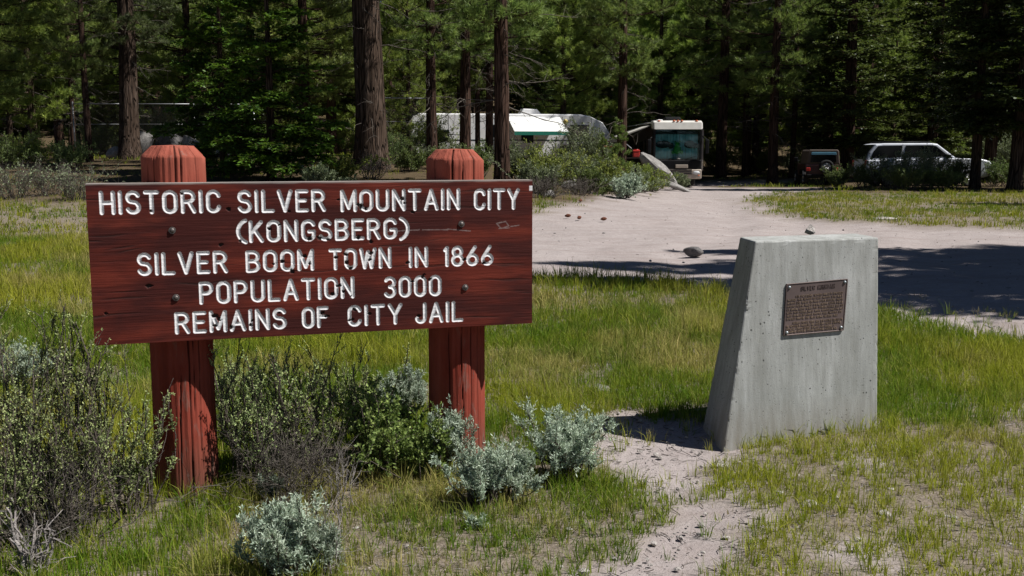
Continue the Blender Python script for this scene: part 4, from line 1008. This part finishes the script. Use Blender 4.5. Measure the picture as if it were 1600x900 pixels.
def make_fir(name, seed, H, r0, base, Lmax, nb, tw, bark, cA, cB, leaf=.17, wid=.035, dense=6, droop=-.12, power=.9):
    g = np.random.default_rng(seed)
    root = thing(name, 'fir', 'tree', (0, 0, -500))
    tm, ax, rf_ = trunk_mesh('trunk', H, r0, bark, seed); link('trunk', tm, root)
    u = g.random(nb) ** 1.25; z = base + (H * .99 - base) * u; t = (z - base) / (H - base)
    L = Lmax * np.clip(1 - t, .03, 1) ** power * np.clip(.7 + t * 3, 0, 1) * g.uniform(.7, 1.08, nb)
    az = np.arange(nb) * 2.4 + g.normal(size=nb) * .4
    P = limbs(g, nb, z, L, az, R(2) + R(30) * t + g.normal(size=nb) * .08, droop + .06 * g.random(nb)) + ax(z)[:, None, :]
    parts = [tubes(P, np.clip(L * .014, .008, .06)[:, None] * np.linspace(1, .2, 7)[None], 5)]
    nt = (L * tw).astype(int) + 5; i = np.repeat(np.arange(nb), nt); s = g.uniform(.12, 1, len(i)) ** .85
    p0, d0 = along(P, i, s); yaw = g.choice([-1, 1], len(i)) * g.uniform(.5, 1.05, len(i)) * (1 - .7 * (s > .95))
    d1 = unit(np.stack([d0[:, 0] * np.cos(yaw) - d0[:, 1] * np.sin(yaw), d0[:, 0] * np.sin(yaw) + d0[:, 1] * np.cos(yaw), d0[:, 2] + g.normal(size=len(i)) * .12 - .05], -1))
    Lt = L[i] * g.uniform(.18, .4, len(i)) * (1.12 - .8 * s) + .15
    Q = p0[:, None] + d1[:, None] * (Lt[:, None] * np.linspace(0, 1, 4)[None])[..., None]; Q[..., 2] -= .10 * Lt[:, None] * np.linspace(0, 1, 4)[None] ** 2
    parts.append(tubes(Q, np.full((len(i), 4), .006) * np.linspace(1, .5, 4), 3))
    V, F = cat(parts); link('limbs', mesh_np('limbs', V, [F], bark), root)
    ti = np.repeat(np.arange(len(i)), dense * 2); ts = g.uniform(.05, 1.02, len(ti)); tp, td = along(Q, ti, np.clip(ts, 0, 1))
    side = unit(np.cross(td, np.array([0, 0, 1.0]) + g.normal(size=(len(ti), 3)) * .25)) * g.choice([-1, 1], (len(ti), 1))
    D = unit(td * .7 + side * g.uniform(.3, 1.0, (len(ti), 1)) + g.normal(size=td.shape) * .18)
    Ln = leaf * g.uniform(.6, 1.15, (len(ti), 1)); nrm = unit(np.array([0, 0, 1.0]) + g.normal(size=D.shape) * .45); W_ = unit(np.cross(D, nrm)) * wid
    V = np.stack([tp, tp + D * Ln * .5 - W_, tp + D * Ln, tp + D * Ln * .5 + W_], 1).reshape(-1, 3)
    tipf = np.clip((ts - .6) * 2 + (s[ti] - .6), 0, 1)[:, None] * .7; m_ = np.clip(g.normal(.3, .25, (len(ti), 1)) + tipf * .5, 0, 1)
    c = np.repeat((np.array(cA) * (1 - m_) + np.array(cB) * m_) * g.uniform(.8, 1.2, (len(ti), 1)), 4, 0)
    link('crown', mesh_np('crown', V, [np.arange(len(V)).reshape(-1, 4)], M['fir'], c), root)
    return root
PG, PGB = (.09, .15, .04), (.34, .42, .12)
big = make_pine('pine_tree', 1, 30, .56, 6.0, 4.6, 120, 7, 34, M['bark'], (.085, .125, .05), (.22, .26, .13))
slim = make_pine('pine_tree', 2, 23, .25, 4.3, 2.6, 120, 8, 46, M['barkred'], PG, PGB)
mid = make_pine('pine_tree', 3, 19, .27, 2.6, 3.0, 130, 8, 30, M['barkred'], PG, (.40, .48, .12))
bush = make_pine('pine_tree', 4, 14, .20, 1.3, 2.7, 135, 9, 12, M['bark'], (.12, .20, .045), (.46, .56, .12))
sap = make_pine('pine_sapling', 5, 4.2, .05, .5, .95, 46, 12, 0, M['bark'], (.10, .16, .05), (.25, .33, .08), (.12, .2), 13, .008)
firy = make_fir('fir_tree', 6, 8.5, .15, .35, 2.5, 150, 15, M['bark'], (.030, .070, .012), (.14, .24, .025))
firt = make_fir('fir_tree', 7, 23, .34, 1.8, 3.5, 230, 9, M['barkred'], (.055, .085, .026), (.15, .185, .055), .22, .05, 5, -.05, .8)
firn = make_fir('fir_tree', 8, 19, .24, 2.5, 2.5, 220, 10, M['bark'], (.030, .055, .018), (.085, .125, .035), .2, .045, 5, -.14, .85)
def put(proto, px, Y, rz, sc, label, group=None, dz=0.0):
    p = gx(px, Y); return dup(proto, (p[0], p[1], p[2] + dz), rz, sc, label, group)
# trees one can point to
put(big, 578, 36, .4, (1.02, 1.02, 1.0), 'thickest pine trunk, standing right behind the sign with its right side sunlit')
put(big, 207, 42, 2.6, (.74, .74, .78), 'big dark pine trunk standing above the left sign post')
put(slim, 141, 40, 1.1, (.55, .55, .75), 'thin grey pine trunk left of the big dark trunk')
put(slim, 118, 47, 3.3, (.5, .5, .7), 'thinnest distant trunk at the left edge of the fence')
put(slim, 676, 38, 5.1, (.86, .86, .9), 'dark straight pine trunk rising behind the right sign post')
put(slim, 727, 41, 2.2, (.95, .95, .95), 'pine trunk in front of the white trailer, above the right post edge')
put(slim, 747, 46, 4.2, (.5, .5, .8), 'thin trunk just right of the one before the white trailer')
put(slim, 783, 30, .9, (.98, .98, 1.0), 'reddish pine trunk leaning slightly at the right end of the sign')
put(slim, 970, 46, 1.9, (.95, .95, 1.05), 'dark pine trunk between the white trailer and the motorhome')
put(slim, 1127, 60.5, 3.7, (1.35, 1.35, 1.2), 'dark pine trunk directly right of the motorhome')
put(slim, 1163, 62, .2, (.8, .8, .9), 'slender far trunk between the two thicker pines right of the motorhome')
put(slim, 1207, 56, 5.6, (1.15, 1.15, 1.15), 'straight pine trunk midway between motorhome and maroon car')
put(firt, 1322, 57, 0.6, (1.15, 1.15, 1.0), 'broad dull green conifer standing behind the maroon off-road car')
put(slim, 1238, 60, 2.9, (.7, .7, .85), 'thin pine just left of the broad conifer by the off-road car')
put(firn, 1524, 42.3, 4.4, (.9, .9, 1.0), 'black shaded conifer trunk in front of the suv nose')
put(firn, 1588, 41, 2.4, (1.2, 1.2, 1.0), 'darkest shaded conifer at the right edge of the scene')
put(firn, 1545, 52, 1.0, (1.35, 1.35, 1.1), 'tall dark conifer behind the suv bonnet')
put(firt, 1455, 60, 3.0, (1.0, 1.0, 1.05), 'tall conifer rising behind the suv roof')
put(firy, 425, 31, .3, 1.0, 'young fir with bright green sunlit boughs behind the middle of the sign')
put(firy, 352, 34, 2.3, (.9, .9, 1.05), 'dark young fir close left of the bright green fir')
put(bush, 880, 62.5, 1.2, (1.15, 1.15, 1.1), 'bushy pine with pale green needles above the white trailer')
put(mid, 765, 46, 4.0, (.7, .7, 1.0), 'leafy pine with low boughs hanging at the trailer middle')
put(bush, 1030, 66, 2.0, (1.2, 1.2, 1.2), 'bushy green pine rising behind the motorhome roof')
put(mid, 1075, 68, .4, (1.0, 1.0, 1.0), 'pine with brownish boughs behind the right edge of the motorhome')
put(bush, 1180, 66, 5.0, (1.25, 1.25, 1.25), 'green bushy pine behind the straight trunk midway to the off-road car')
put(sap, 966, 40, .5, .6, 'small pine sapling at the nose of the white trailer')
put(sap, 941, 37, 2.5, .42, 'smaller sapling just left of the one by the trailer nose')
put(bush, 55, 46, 3.0, (1.0, 1.0, 1.0), 'bushy dark pine at the far left edge')
put(mid, -25, 40, 1.7, (1.0, 1.0, 1.0), 'pine with hanging boughs outside the left edge')
put(mid, 300, 52, 5.2, (1.0, 1.0, 1.0), 'pine standing behind the chain link fence left of the firs')
put(bush, 640, 56, 2.8, (.9, .9, 1.0), 'pine with grey green boughs behind the short fence')
put(mid, 480, 48, 0.9, (1.1, 1.1, 1.05), 'tall pine between the young firs and the thickest trunk')
for k_, (px_, Y_, pr_) in enumerate([(-60, 50, mid), (20, 58, bush), (95, 55, mid), (165, 60, bush), (250, 62, mid), (345, 57, firt), (400, 50, mid), (455, 60, bush), (520, 56, mid), (-20, 62, firt), (120, 64, firt), (560, 63, bush), (300, 66, mid), (205, 53, mid)]):
    put(pr_, px_, Y_, k_ * 1.3, .9 + .05 * (k_ % 5), 'conifer among those standing behind the left fence', 'conifers behind the left fence')
# trees to the right of the view whose shade falls on the road
for x_, Y_, sc_, pr_, lab in ((11.3, 10.4, .75, firt, 'roadside conifer out of view whose shade crosses the road near the sign'), (14.6, 12.0, .86, firt, 'second roadside conifer out of view to the right'), (13.2, 14.6, .64, firt, 'smaller roadside conifer out of view to the right'),
                              (17.5, 10.0, .9, firt, 'third roadside conifer out of view to the right'), (19, 14.5, .9, mid, 'roadside pine out of view to the right'), (31, 27, 1.1, firt, 'conifer out of view near the shaded road end'), (36, 36, 1.2, firt, 'broad conifer out of view far right'),
                              (26, 22, 1.0, mid, 'pine out of view right of the grass strip')):
    dup(pr_, (x_, Y_, gz(x_, Y_)), x_, sc_, lab)
# the forest on the slope behind
fr = np.random.default_rng(77); cnt = 0; placed = []
for _ in range(9000):
    Y = 64 + 70 * fr.random() ** 1.0; x = fr.uniform(-.62, .66) * Y
    if Y < 66 and -8 < x < 12: continue
    md = 3.3 + .012 * Y
    if any((x - a) ** 2 + (Y - b) ** 2 < md * md for a, b in placed): continue
    placed.append((x, Y))
    pr_ = [mid, bush, slim, firt, firn, bush, mid, bush][fr.integers(8)]
    sc_ = fr.uniform(.8, 1.2)
    dup(pr_, (x, Y, gz(x, Y) - .1), fr.uniform(0, 6.28), (sc_, sc_, sc_ * fr.uniform(.9, 1.1)), 'conifer in the dense forest covering the slope beyond the vehicles', 'forest conifers on the slope beyond')
    cnt += 1
    if cnt >= 250: break
for pr_ in (big, slim, mid, bush, sap, firy, firt, firn):
    for ch in list(pr_.children): bpy.data.objects.remove(ch)
    bpy.data.objects.remove(pr_)

# ================================================================== SHRUBS
def shrub_parts(root, g, h, r, ns, nt, nl, leaf, cols, stem_mat, up=.5, s0=.25, stem_r=.005, twl=.28, upright=0.25, bare=0.0):
    az = g.uniform(0, 2 * math.pi, ns); k_ = 7; s = np.linspace(0, 1, k_)
    tilt = np.abs(g.normal(0, .5, ns)) * (1 - upright); tilt = np.clip(tilt, 0, 1.15)
    L = h * g.uniform(.65, 1.05, ns) / np.clip(np.cos(tilt), .55, 1)
    sc = r / (h * 1.25)
    ox = r * .3 * np.sqrt(g.random(ns)); D = np.stack([np.cos(az) * np.sin(tilt) * sc, np.sin(az) * np.sin(tilt) * sc, np.cos(tilt)], -1)
    P = np.stack([np.cos(az) * ox, np.sin(az) * ox, np.full(ns, -.02)], -1)[:, None] + D[:, None] * (L[:, None] * s[None])[..., None]
    P = P + np.cumsum(g.normal(size=(ns, k_, 3)) * .045, 1) * L[:, None, None] * (s[None, :, None] > 0)
    parts = [tubes(P, (stem_r * g.uniform(.6, 1.4, ns))[:, None] * np.linspace(1, .35, k_)[None], 4)]
    i = np.repeat(np.arange(ns), nt); sj = g.uniform(s0, 1, len(i)); p0, d0 = along(P, i, sj)
    d1 = unit(d0 * .7 + g.normal(size=(len(i), 3)) * .55 + np.array([0, 0, up])); Lt = h * twl * g.uniform(.4, 1.1, len(i))
    kk = 4; t = np.linspace(0, 1, kk); Q = p0[:, None] + d1[:, None] * (Lt[:, None] * t[None])[..., None] + np.cumsum(g.normal(size=(len(i), kk, 3)) * .05, 1) * Lt[:, None, None]
    parts.append(tubes(Q, np.full((len(i), kk), stem_r * .4) * np.linspace(1, .5, kk), 3))
    V, F = cat(parts); link('stems', mesh_np('stems', V, [F], stem_mat), root)
    if nl:
        keep = g.random(len(i)) >= bare; ii_ = np.nonzero(keep)[0]
        ti = np.repeat(ii_, nl); ts = g.uniform(.1, 1.03, len(ti)); tp, td = along(Q, ti, np.clip(ts, 0, 1))
        Dl = unit(td * .55 + g.normal(size=td.shape) * .6 + np.array([0, 0, .25])); ln, wd = leaf
        Ln = ln * g.uniform(.55, 1.25, (len(ti), 1)); Wv = unit(np.cross(Dl, g.normal(size=Dl.shape))) * wd * g.uniform(.7, 1.2, (len(ti), 1))
        tp = tp + g.normal(size=tp.shape) * ln * .15
        V = np.stack([tp, tp + Dl * Ln * .55 - Wv, tp + Dl * Ln, tp + Dl * Ln * .55 + Wv], 1).reshape(-1, 3)
        m_ = np.clip(g.normal(.45, .28, (len(ti), 1)) + .25 * (g.random((ns, 1))[i[ti]] - .5) * 2, 0, 1)
        c = np.repeat((np.array(cols[0]) * (1 - m_) + np.array(cols[1]) * m_) * g.uniform(.82, 1.18, (len(ti), 1)), 4, 0)
        link('foliage', mesh_np('foliage', V, [np.arange(len(V)).reshape(-1, 4)], M['leaf'], c), root)
BIT = ((.22, .30, .11), (.56, .63, .27)); GRN = ((.13, .20, .05), (.33, .40, .12)); SAG = ((.33, .42, .32), (.60, .67, .53))
def shrub(px, py, h, r, style, label, seed, cat_='shrub', **kw):
    p = at_g(px, py); root = thing('shrub' if style != 'sage' else 'sagebrush', label, cat_, (p[0], p[1], p[2]))
    g = np.random.default_rng(seed)
    if style == 'bit': a = dict(ns=26, nt=20, nl=13, leaf=(.0125, .0031), cols=BIT, stem_mat=M['stem'], up=.9, s0=.22, stem_r=.0048, twl=.13, upright=.3, bare=.06)
    if style == 'grn': a = dict(ns=34, nt=12, nl=18, leaf=(.019, .006), cols=GRN, stem_mat=M['stem'], up=.3, s0=.25, stem_r=.004, twl=.3, upright=.0)
    if style == 'sage': a = dict(ns=40, nt=11, nl=30, leaf=(.021, .0024), cols=SAG, stem_mat=M['stem'], up=.9, s0=.45, stem_r=.005, twl=.26, upright=.1)
    if style == 'dead': a = dict(ns=26, nt=16, nl=0, leaf=None, cols=None, stem_mat=M['twig'], up=.0, s0=.2, stem_r=.0028, twl=.4, upright=-.3)
    a.update(kw); shrub_parts(root, g, h, r, **a); return root
shrub(115, 838, .80, .34, 'bit', 'tall leafy shrub with dark upright shoots left of the left post', 1, ns=30, upright=.35)
shrub(25, 862, .70, .30, 'bit', 'green shrub cut by the left edge at the bottom corner', 2, ns=24)
shrub(213, 806, .55, .27, 'bit', 'lower shrub touching the left side of the left post', 3, ns=20)
shrub(55, 742, .74, .34, 'bit', 'shrub behind the tall leafy one at the left edge', 4, ns=20, upright=.4)
shrub(150, 735, .66, .24, 'bit', 'narrow shrub with tall shoots rising beside the sign corner', 41, ns=20, upright=.55)
shrub(90, 850, .38, .34, 'dead', 'tangle of bare grey twigs inside the left shrubs', 5, ns=34)
shrub(408, 762, .66, .34, 'bit', 'dense dark stemmed shrub right of the left post', 6, ns=32)
shrub(478, 745, .66, .32, 'bit', 'taller shrub in the middle of the gap below the sign', 7, ns=26, upright=.35)
shrub(372, 705, .55, .25, 'bit', 'shrub pressed against the back of the left post', 8)
shrub(452, 782, .36, .34, 'dead', 'bare purple grey twig tangle at the middle of the gap between posts', 9, ns=44, nt=20)
shrub(592, 742, .40, .33, 'grn', 'bright green leafy bush left of the right post', 10, ns=44, nt=14)
shrub(655, 748, .28, .24, 'grn', 'low bright green bush at the foot of the right post', 11)
shrub(548, 690, .42, .30, 'bit', 'grey green shrub behind the bright green bush', 12)
shrub(758, 790, .25, .16, 'sage', 'silvery sage bush in front and right of the right post', 13, ns=44)
shrub(712, 742, .30, .15, 'sage', 'tallest silvery sage sprig leaning on the right post', 14, ns=22)
shrub(800, 782, .22, .13, 'sage', 'small silver sage tuft right of the larger sage bush', 15, ns=20)
shrub(882, 750, .31, .20, 'sage', 'round silver sage bush with bare dark stems between sign and monument', 16, ns=70, s0=.55, nt=12)
shrub(440, 915, .28, .13, 'sage', 'silvery sage clump at the bottom edge below the sign', 17, ns=54)
shrub(497, 905, .20, .08, 'sage', 'smaller sage clump at the bottom edge beside the larger one', 18, ns=26)
shrub(425, 785, .12, .07, 'sage', 'little sage sprig below the bare twig tangle', 19, ns=14)
shrub(30, 605, .26, .30, 'sage', 'silver sage at the left edge behind the shrubs', 20, ns=46)
shrub(633, 652, .24, .26, 'sage', 'silvery sage in the meadow just behind the right post', 21, ns=40)
shrub(745, 824, .05, .045, 'sage', 'tiny round sage seedling below the sage bushes', 22, ns=12, nt=6)
shrub(55, 905, .26, .16, 'dead', 'pale dry stalks in the bottom left corner', 23, ns=14, nt=5, stem_mat=M['deadstem'], stem_r=.007, upright=.3)
shrub(545, 800, .32, .10, 'dead', 'thin pale dry stalks standing before the bright green bush', 24, ns=9, nt=5, stem_mat=M['deadstem'], stem_r=.003, upright=.6)
shrub(510, 905, .30, .10, 'dead', 'thin dry stalks at the bottom edge beside the sage clumps', 25, ns=9, nt=6, stem_mat=M['deadstem'], stem_r=.003, upright=.5)
shrub(905, 655, .12, .05, 'dead', 'few dry stalks standing behind the round sage bush', 26, ns=5, nt=3, stem_mat=M['deadstem'], stem_r=.0025, upright=.6)
# brush in the middle distance
GRAY = ((.14, .175, .10), (.30, .34, .20)); YEL = ((.15, .20, .04), (.37, .41, .10)); GRN2 = ((.085, .13, .045), (.21, .27, .09))
def far_shrub(px, Y, h, r, cols, label, seed, ns=40, nl=13, leaf=(.075, .016), **kw):
    p = gx(px, Y); root = thing('shrub', label, 'shrub', tuple(p)); g = np.random.default_rng(seed)
    a = dict(nt=14, nl=nl, leaf=leaf, cols=cols, stem_mat=M['twig'], up=.5, s0=.25, stem_r=.010, twl=.28, upright=.0); a.update(kw)
    shrub_parts(root, g, h, r, ns, **a); return root
for k_, (px, Y, h, r, cols, lab) in enumerate([
    (806, 31, 1.5, .9, GRAY, 'grey green bush touching the right end of the sign top'), (852, 30.5, 1.75, 1.15, YEL, 'largest yellow green roadside bush right of the sign'), (838, 29, 1.1, .9, GRAY, 'lower twiggy grey bush before the largest roadside bush'),
    (898, 33, 1.35, 1.0, GRAY, 'grey bush right of the largest roadside bush'), (925, 31, 1.0, .9, GRN2, 'dark green bush at the middle of the roadside row'), (958, 33, 1.25, 1.0, YEL, 'yellow green bush under the trailer nose'), (975, 30, .85, .6, SAG, 'silvery round bush at the road edge'),
    (1000, 35, 1.15, .8, YEL, 'bright yellow green bush beside the leaning slab'), (985, 33, 1.0, .9, GRAY, 'grey green bush behind the silvery round bush'), (1018, 37, .6, .6, YEL, 'small bright bush at the left foot of the leaning slab'), (1062, 42.5, .8, .6, GRAY, 'pale grey bush in front of the motorhome grille'),
    (1352, 43.5, 1.1, 1.1, GRN2, 'dark bush at the tail of the suv'), (1392, 42.5, 1.55, 1.3, GRAY, 'grey green shaded bush before the rear side window of the suv'), (1440, 42, 1.75, 1.4, GRAY, 'tallest shaded bush before the suv doors'), (1488, 43, 1.5, 1.2, GRN2, 'dark bush before the suv front wheel'),
    (1310, 46.5, .9, .8, GRN2, 'low dark bush at the right wheel of the off-road car'), (1415, 40.5, 1.0, 1.3, GRN2, 'low shaded bush in front of the suv bushes'), (1468, 40.5, .9, 1.2, GRN2, 'lowest shaded bush at the grass strip edge'), (1558, 45, 1.25, 1.2, GRN2, 'dark bush between the two blackest trunks'), (1600, 43, 1.4, 1.3, GRN2, 'dark bush at the right edge'),
    (45, 37, 1.7, 1.2, YEL, 'yellow green sunlit bush under the left trees'), (5, 36, 1.4, 1.2, GRN2, 'dark green bush at the left edge under the trees'), (110, 36, 1.2, 1.2, GRN2, 'dark bush below the thin left trunk'), (318, 37, 1.0, 1.0, GRN2, 'dark bush at the foot of the dark young fir'),
    (530, 31, 1.0, .9, YEL, 'small lit bush at the foot of the thickest trunk'), (500, 29.5, .8, .8, GRAY, 'brownish grey bush under the bright fir'), (640, 35, 1.0, .9, GRN2, 'green bush before the short fence'), (745, 33, 1.3, .9, GRN2, 'green bush between the trunks behind the right post'), (700, 36, 1.1, .8, GRAY, 'grey bush between two trunks above the right post')]):
    far_shrub(px, Y, h * (.70 if px < 925 else .66 if px < 1300 else .85), r, cols, lab, 100 + k_)
for k_, (px, Y, h, r, lab) in enumerate([(22, 26.5, .85, 1.0, 'bare grey brush at the left edge of the meadow'), (78, 27.3, .85, 1.0, 'bare grey brush in the middle of the meadow edge'), (122, 26.2, .75, .8, 'bare grey brush touching the left end of the sign'), (848, 27.8, .6, 1.1, 'purple grey twiggy brush under the largest roadside bush'), (905, 29.5, .5, .9, 'low dead twigs by the rounded boulder'), (580, 32, .8, .9, 'dead branches heaped at the base of the thickest trunk')]):
    far_shrub(px, Y, h, r, GRAY, lab, 200 + k_, ns=50, nl=2 if k_ < 3 else 0, nt=18, stem_r=.008, up=.1, bare=.6)
protos = [far_shrub(px, Y, h, 1.2, c_, 'shrub in the undergrowth below the distant trees', 300 + q_) for q_, (px, Y, h, c_) in enumerate([(1185, 66, 1.4, YEL), (250, 56, 1.5, YEL), (1240, 64, 1.5, GRAY), (620, 50, 1.3, GRN2)])]
for o in protos: o['group'] = 'undergrowth shrubs below the distant trees'
ur = np.random.default_rng(31); n_ = 0
while n_ < 110:
    Y = ur.uniform(47, 95); x = ur.uniform(-.58, .6) * Y
    if (49 < Y < 65 and -8 < x < 13) or (Y < 56 and x > 13 and x < 30) or (Y < 66 and 13 < x < 18): continue
    if road_mask(np.array([x]), np.array([Y]))[0] > .2: continue
    dup(protos[n_ % 4], (x, Y, gz(x, Y)), ur.uniform(0, 6.28), ur.uniform(.8, 1.7), 'shrub in the undergrowth below the distant trees', 'undergrowth shrubs below the distant trees'); n_ += 1

# ================================================================== GRASS
def grass(name, label, n, ysamp, dens, hmin, hmax, w, cols, seed, tuft=.02, lean=.42):
    g = np.random.default_rng(seed)
    nb_ = 9; nc = n // nb_
    cy_ = ysamp(g, nc); cx_ = g.uniform(-.70, .86, nc) * (cy_ + .6)
    k_ = g.random(nc) < dens(cx_, cy_); cx_, cy_ = cx_[k_], cy_[k_]; nc = len(cx_)
    patch = fbm(cx_ * .8 + 3, cy_ * .8, 3); p2 = fbm(cx_ * 3.1, cy_ * 3.1 + 7, 3)
    hc = (hmin + (hmax - hmin) * g.random(nc) ** 1.5) * (.55 + .9 * patch) * (.7 + .6 * p2) * (1 - .42 * sstep(.2, 1.0, cx_) * (1 - sstep(5.0, 6.2, cy_)))
    rep = lambda q: np.repeat(q, nb_, 0)
    n = nc * nb_; rad_ = np.abs(g.normal(0, 1, n)) * tuft * rep(g.uniform(.5, 1.6, nc)); b = g.uniform(0, 2 * math.pi, n)
    x = rep(cx_) + np.cos(b) * rad_; y = rep(cy_) + np.sin(b) * rad_; z = ground_h(x, y) - .008; patch = rep(patch)
    h = rep(hc) * g.uniform(.45, 1.15, n)
    a = g.uniform(0, 2 * math.pi, n); d = np.stack([np.cos(a), np.sin(a), np.zeros(n)], -1)
    b = b + g.normal(0, .7, n); ln = np.abs(g.normal(lean * .6, lean, n)) * h
    B = np.stack([np.cos(b) * ln, np.sin(b) * ln, np.zeros(n)], -1)
    o = np.stack([x, y, z], -1); ww = (w * g.uniform(.6, 1.3, n))[:, None]; up = np.array([0, 0, 1.0])
    m_ = o + B * .3 + up * (h * .55)[:, None]; t_ = o + B + up * (h * np.clip(1 - .25 * (ln / h) ** 2, .4, 1))[:, None]
    V = np.stack([o - d * ww, o + d * ww, m_ - d * ww * .8, m_ + d * ww * .8, t_], 1).reshape(-1, 3)
    i0 = np.arange(n) * 5
    Fq = np.stack([i0, i0 + 1, i0 + 3, i0 + 2], -1); Ft = np.stack([i0 + 2, i0 + 3, i0 + 4], -1)
    dry = np.clip(sstep(.48, .80, fbm(x * 1.1 + 40, y * 1.1, 4)) * .75 + rep(g.normal(0, .22, nc)) + g.normal(0, .1, n), 0, 1)[:, None]
    yl = np.clip(sstep(.3, .75, patch) + rep(g.normal(0, .28, nc)) + g.normal(0, .12, n), 0, 1)[:, None]
    c = (np.array(cols[0]) * (1 - yl) + np.array(cols[1]) * yl) * (1 - dry) + np.array(cols[2]) * dry
    c = np.repeat(c * g.uniform(.75, 1.25, (n, 1)), 5, 0)
    ob = link(name, mesh_np(name, V, [Fq, Ft], M['grass'], c)); kind(ob, 'stuff'); tag(ob, label, 'grass'); return ob
GC = ((.105, .20, .012), (.345, .36, .03), (.50, .42, .16))
def dens_near(x, y):
    bare_ = np.maximum(road_mask(x, y), path_mask(x, y)); thin = .42 + .58 * sstep(.34, .54, fbm(x * 1.6 + 11, y * 1.6, 4))
    right = 1 - .42 * sstep(.4, 1.4, x) * (1 - sstep(5.4, 6.6, y))
    clump = sstep(.30, .62, fbm(x * 7, y * 7, 3))
    d = np.clip(1 - 1.06 * bare_, .03, 1) * thin * right * (.35 + .65 * clump)
    return d
def dens_far(x, y): return np.clip(1 - 1.25 * road_mask(x, y), 0, 1) * (1 - .93 * forest_mask(x, y)) * (.5 + .5 * sstep(.35, .55, fbm(x * .6, y * .6, 3)))
grass('grass', 'green and yellow meadow grass around the sign and monument', 930000, lambda g, n: 2.9 + 7.0 * g.random(n) ** .75, dens_near, .05, .17, .0019, GC, 51)
grass('meadow_grass', 'sunlit meadow grass between the sign and the dirt road', 440000, lambda g, n: 7.2 + 11 * g.random(n) ** .9, dens_far, .08, .23, .0034, GC, 52, tuft=.035)
grass('distant_grass', 'grass strips along the road and below the trees far back', 390000, lambda g, n: 15 + 30 * g.random(n) ** .85, dens_far, .06, .19, .007, GC, 53, tuft=.08)
grass('forest_grass', 'thin grass below the trees beyond the vehicles', 60000, lambda g, n: 40 + 50 * g.random(n), lambda x, y: .8 * (1 - road_mask(x, y)) * sstep(.4, .6, fbm(x * .3, y * .3, 3)), .08, .26, .014, GC, 54, tuft=.2)
def dens_dry(x, y): return (1 - .9 * np.maximum(road_mask(x, y), path_mask(x, y))) * (.25 + .75 * sstep(.42, .62, fbm(x * 1.1 + 40, y * 1.1, 4)))
grass('dry_grass', 'bent straw coloured dead grass lying between the green blades', 70000, lambda g, n: 2.9 + 8 * g.random(n) ** .8, dens_dry, .04, .14, .0018, ((.30, .25, .13), (.40, .34, .19), (.36, .30, .17)), 55, tuft=.06, lean=1.3)

def litter(name, label, n, samp, lmin, lmax, seed, mat):
    g = np.random.default_rng(seed); xy = samp(g, n); n = len(xy); a = g.uniform(0, 6.28, n); L = g.uniform(lmin, lmax, n)
    s_ = np.linspace(-.5, .5, 4)[None]; x = xy[:, :1] + np.cos(a)[:, None] * L[:, None] * s_; y = xy[:, 1:] + np.sin(a)[:, None] * L[:, None] * s_
    bend = g.normal(0, .12, n)[:, None] * L[:, None] * (s_ ** 2 * 4); x = x - np.sin(a)[:, None] * bend; y = y + np.cos(a)[:, None] * bend
    P = np.stack([x, y, ground_h(x, y) + .001 - .04 * road_mask(x, y) - .012 * path_mask(x, y) + g.uniform(0, .012, (n, 1)) * (.5 + s_)], -1)
    V, F = tubes(P, np.full((n, 4), .0012) * g.uniform(.5, 1.5, (n, 1)) * (1 + xy[:, 1:] / 10), 3)
    o = link(name, mesh_np(name, V, [F], mat)); kind(o, 'stuff'); tag(o, label, 'litter')
litter('twig_litter', 'small dry twigs and needles fallen on the bare soil and thin grass', 2200, lambda g, n: np.stack([g.uniform(-2.2, 3.8, n), 2.9 + 4.2 * g.random(n)], -1), .02, .11, 61, M['deadstem'])
litter('dark_litter', 'dark broken twigs and bark bits on the dirt path and road', 520, lambda g, n: np.concatenate([samp_path(g, n // 2), samp_road(g, n // 2)]), .012, .05, 62, M['stem'])
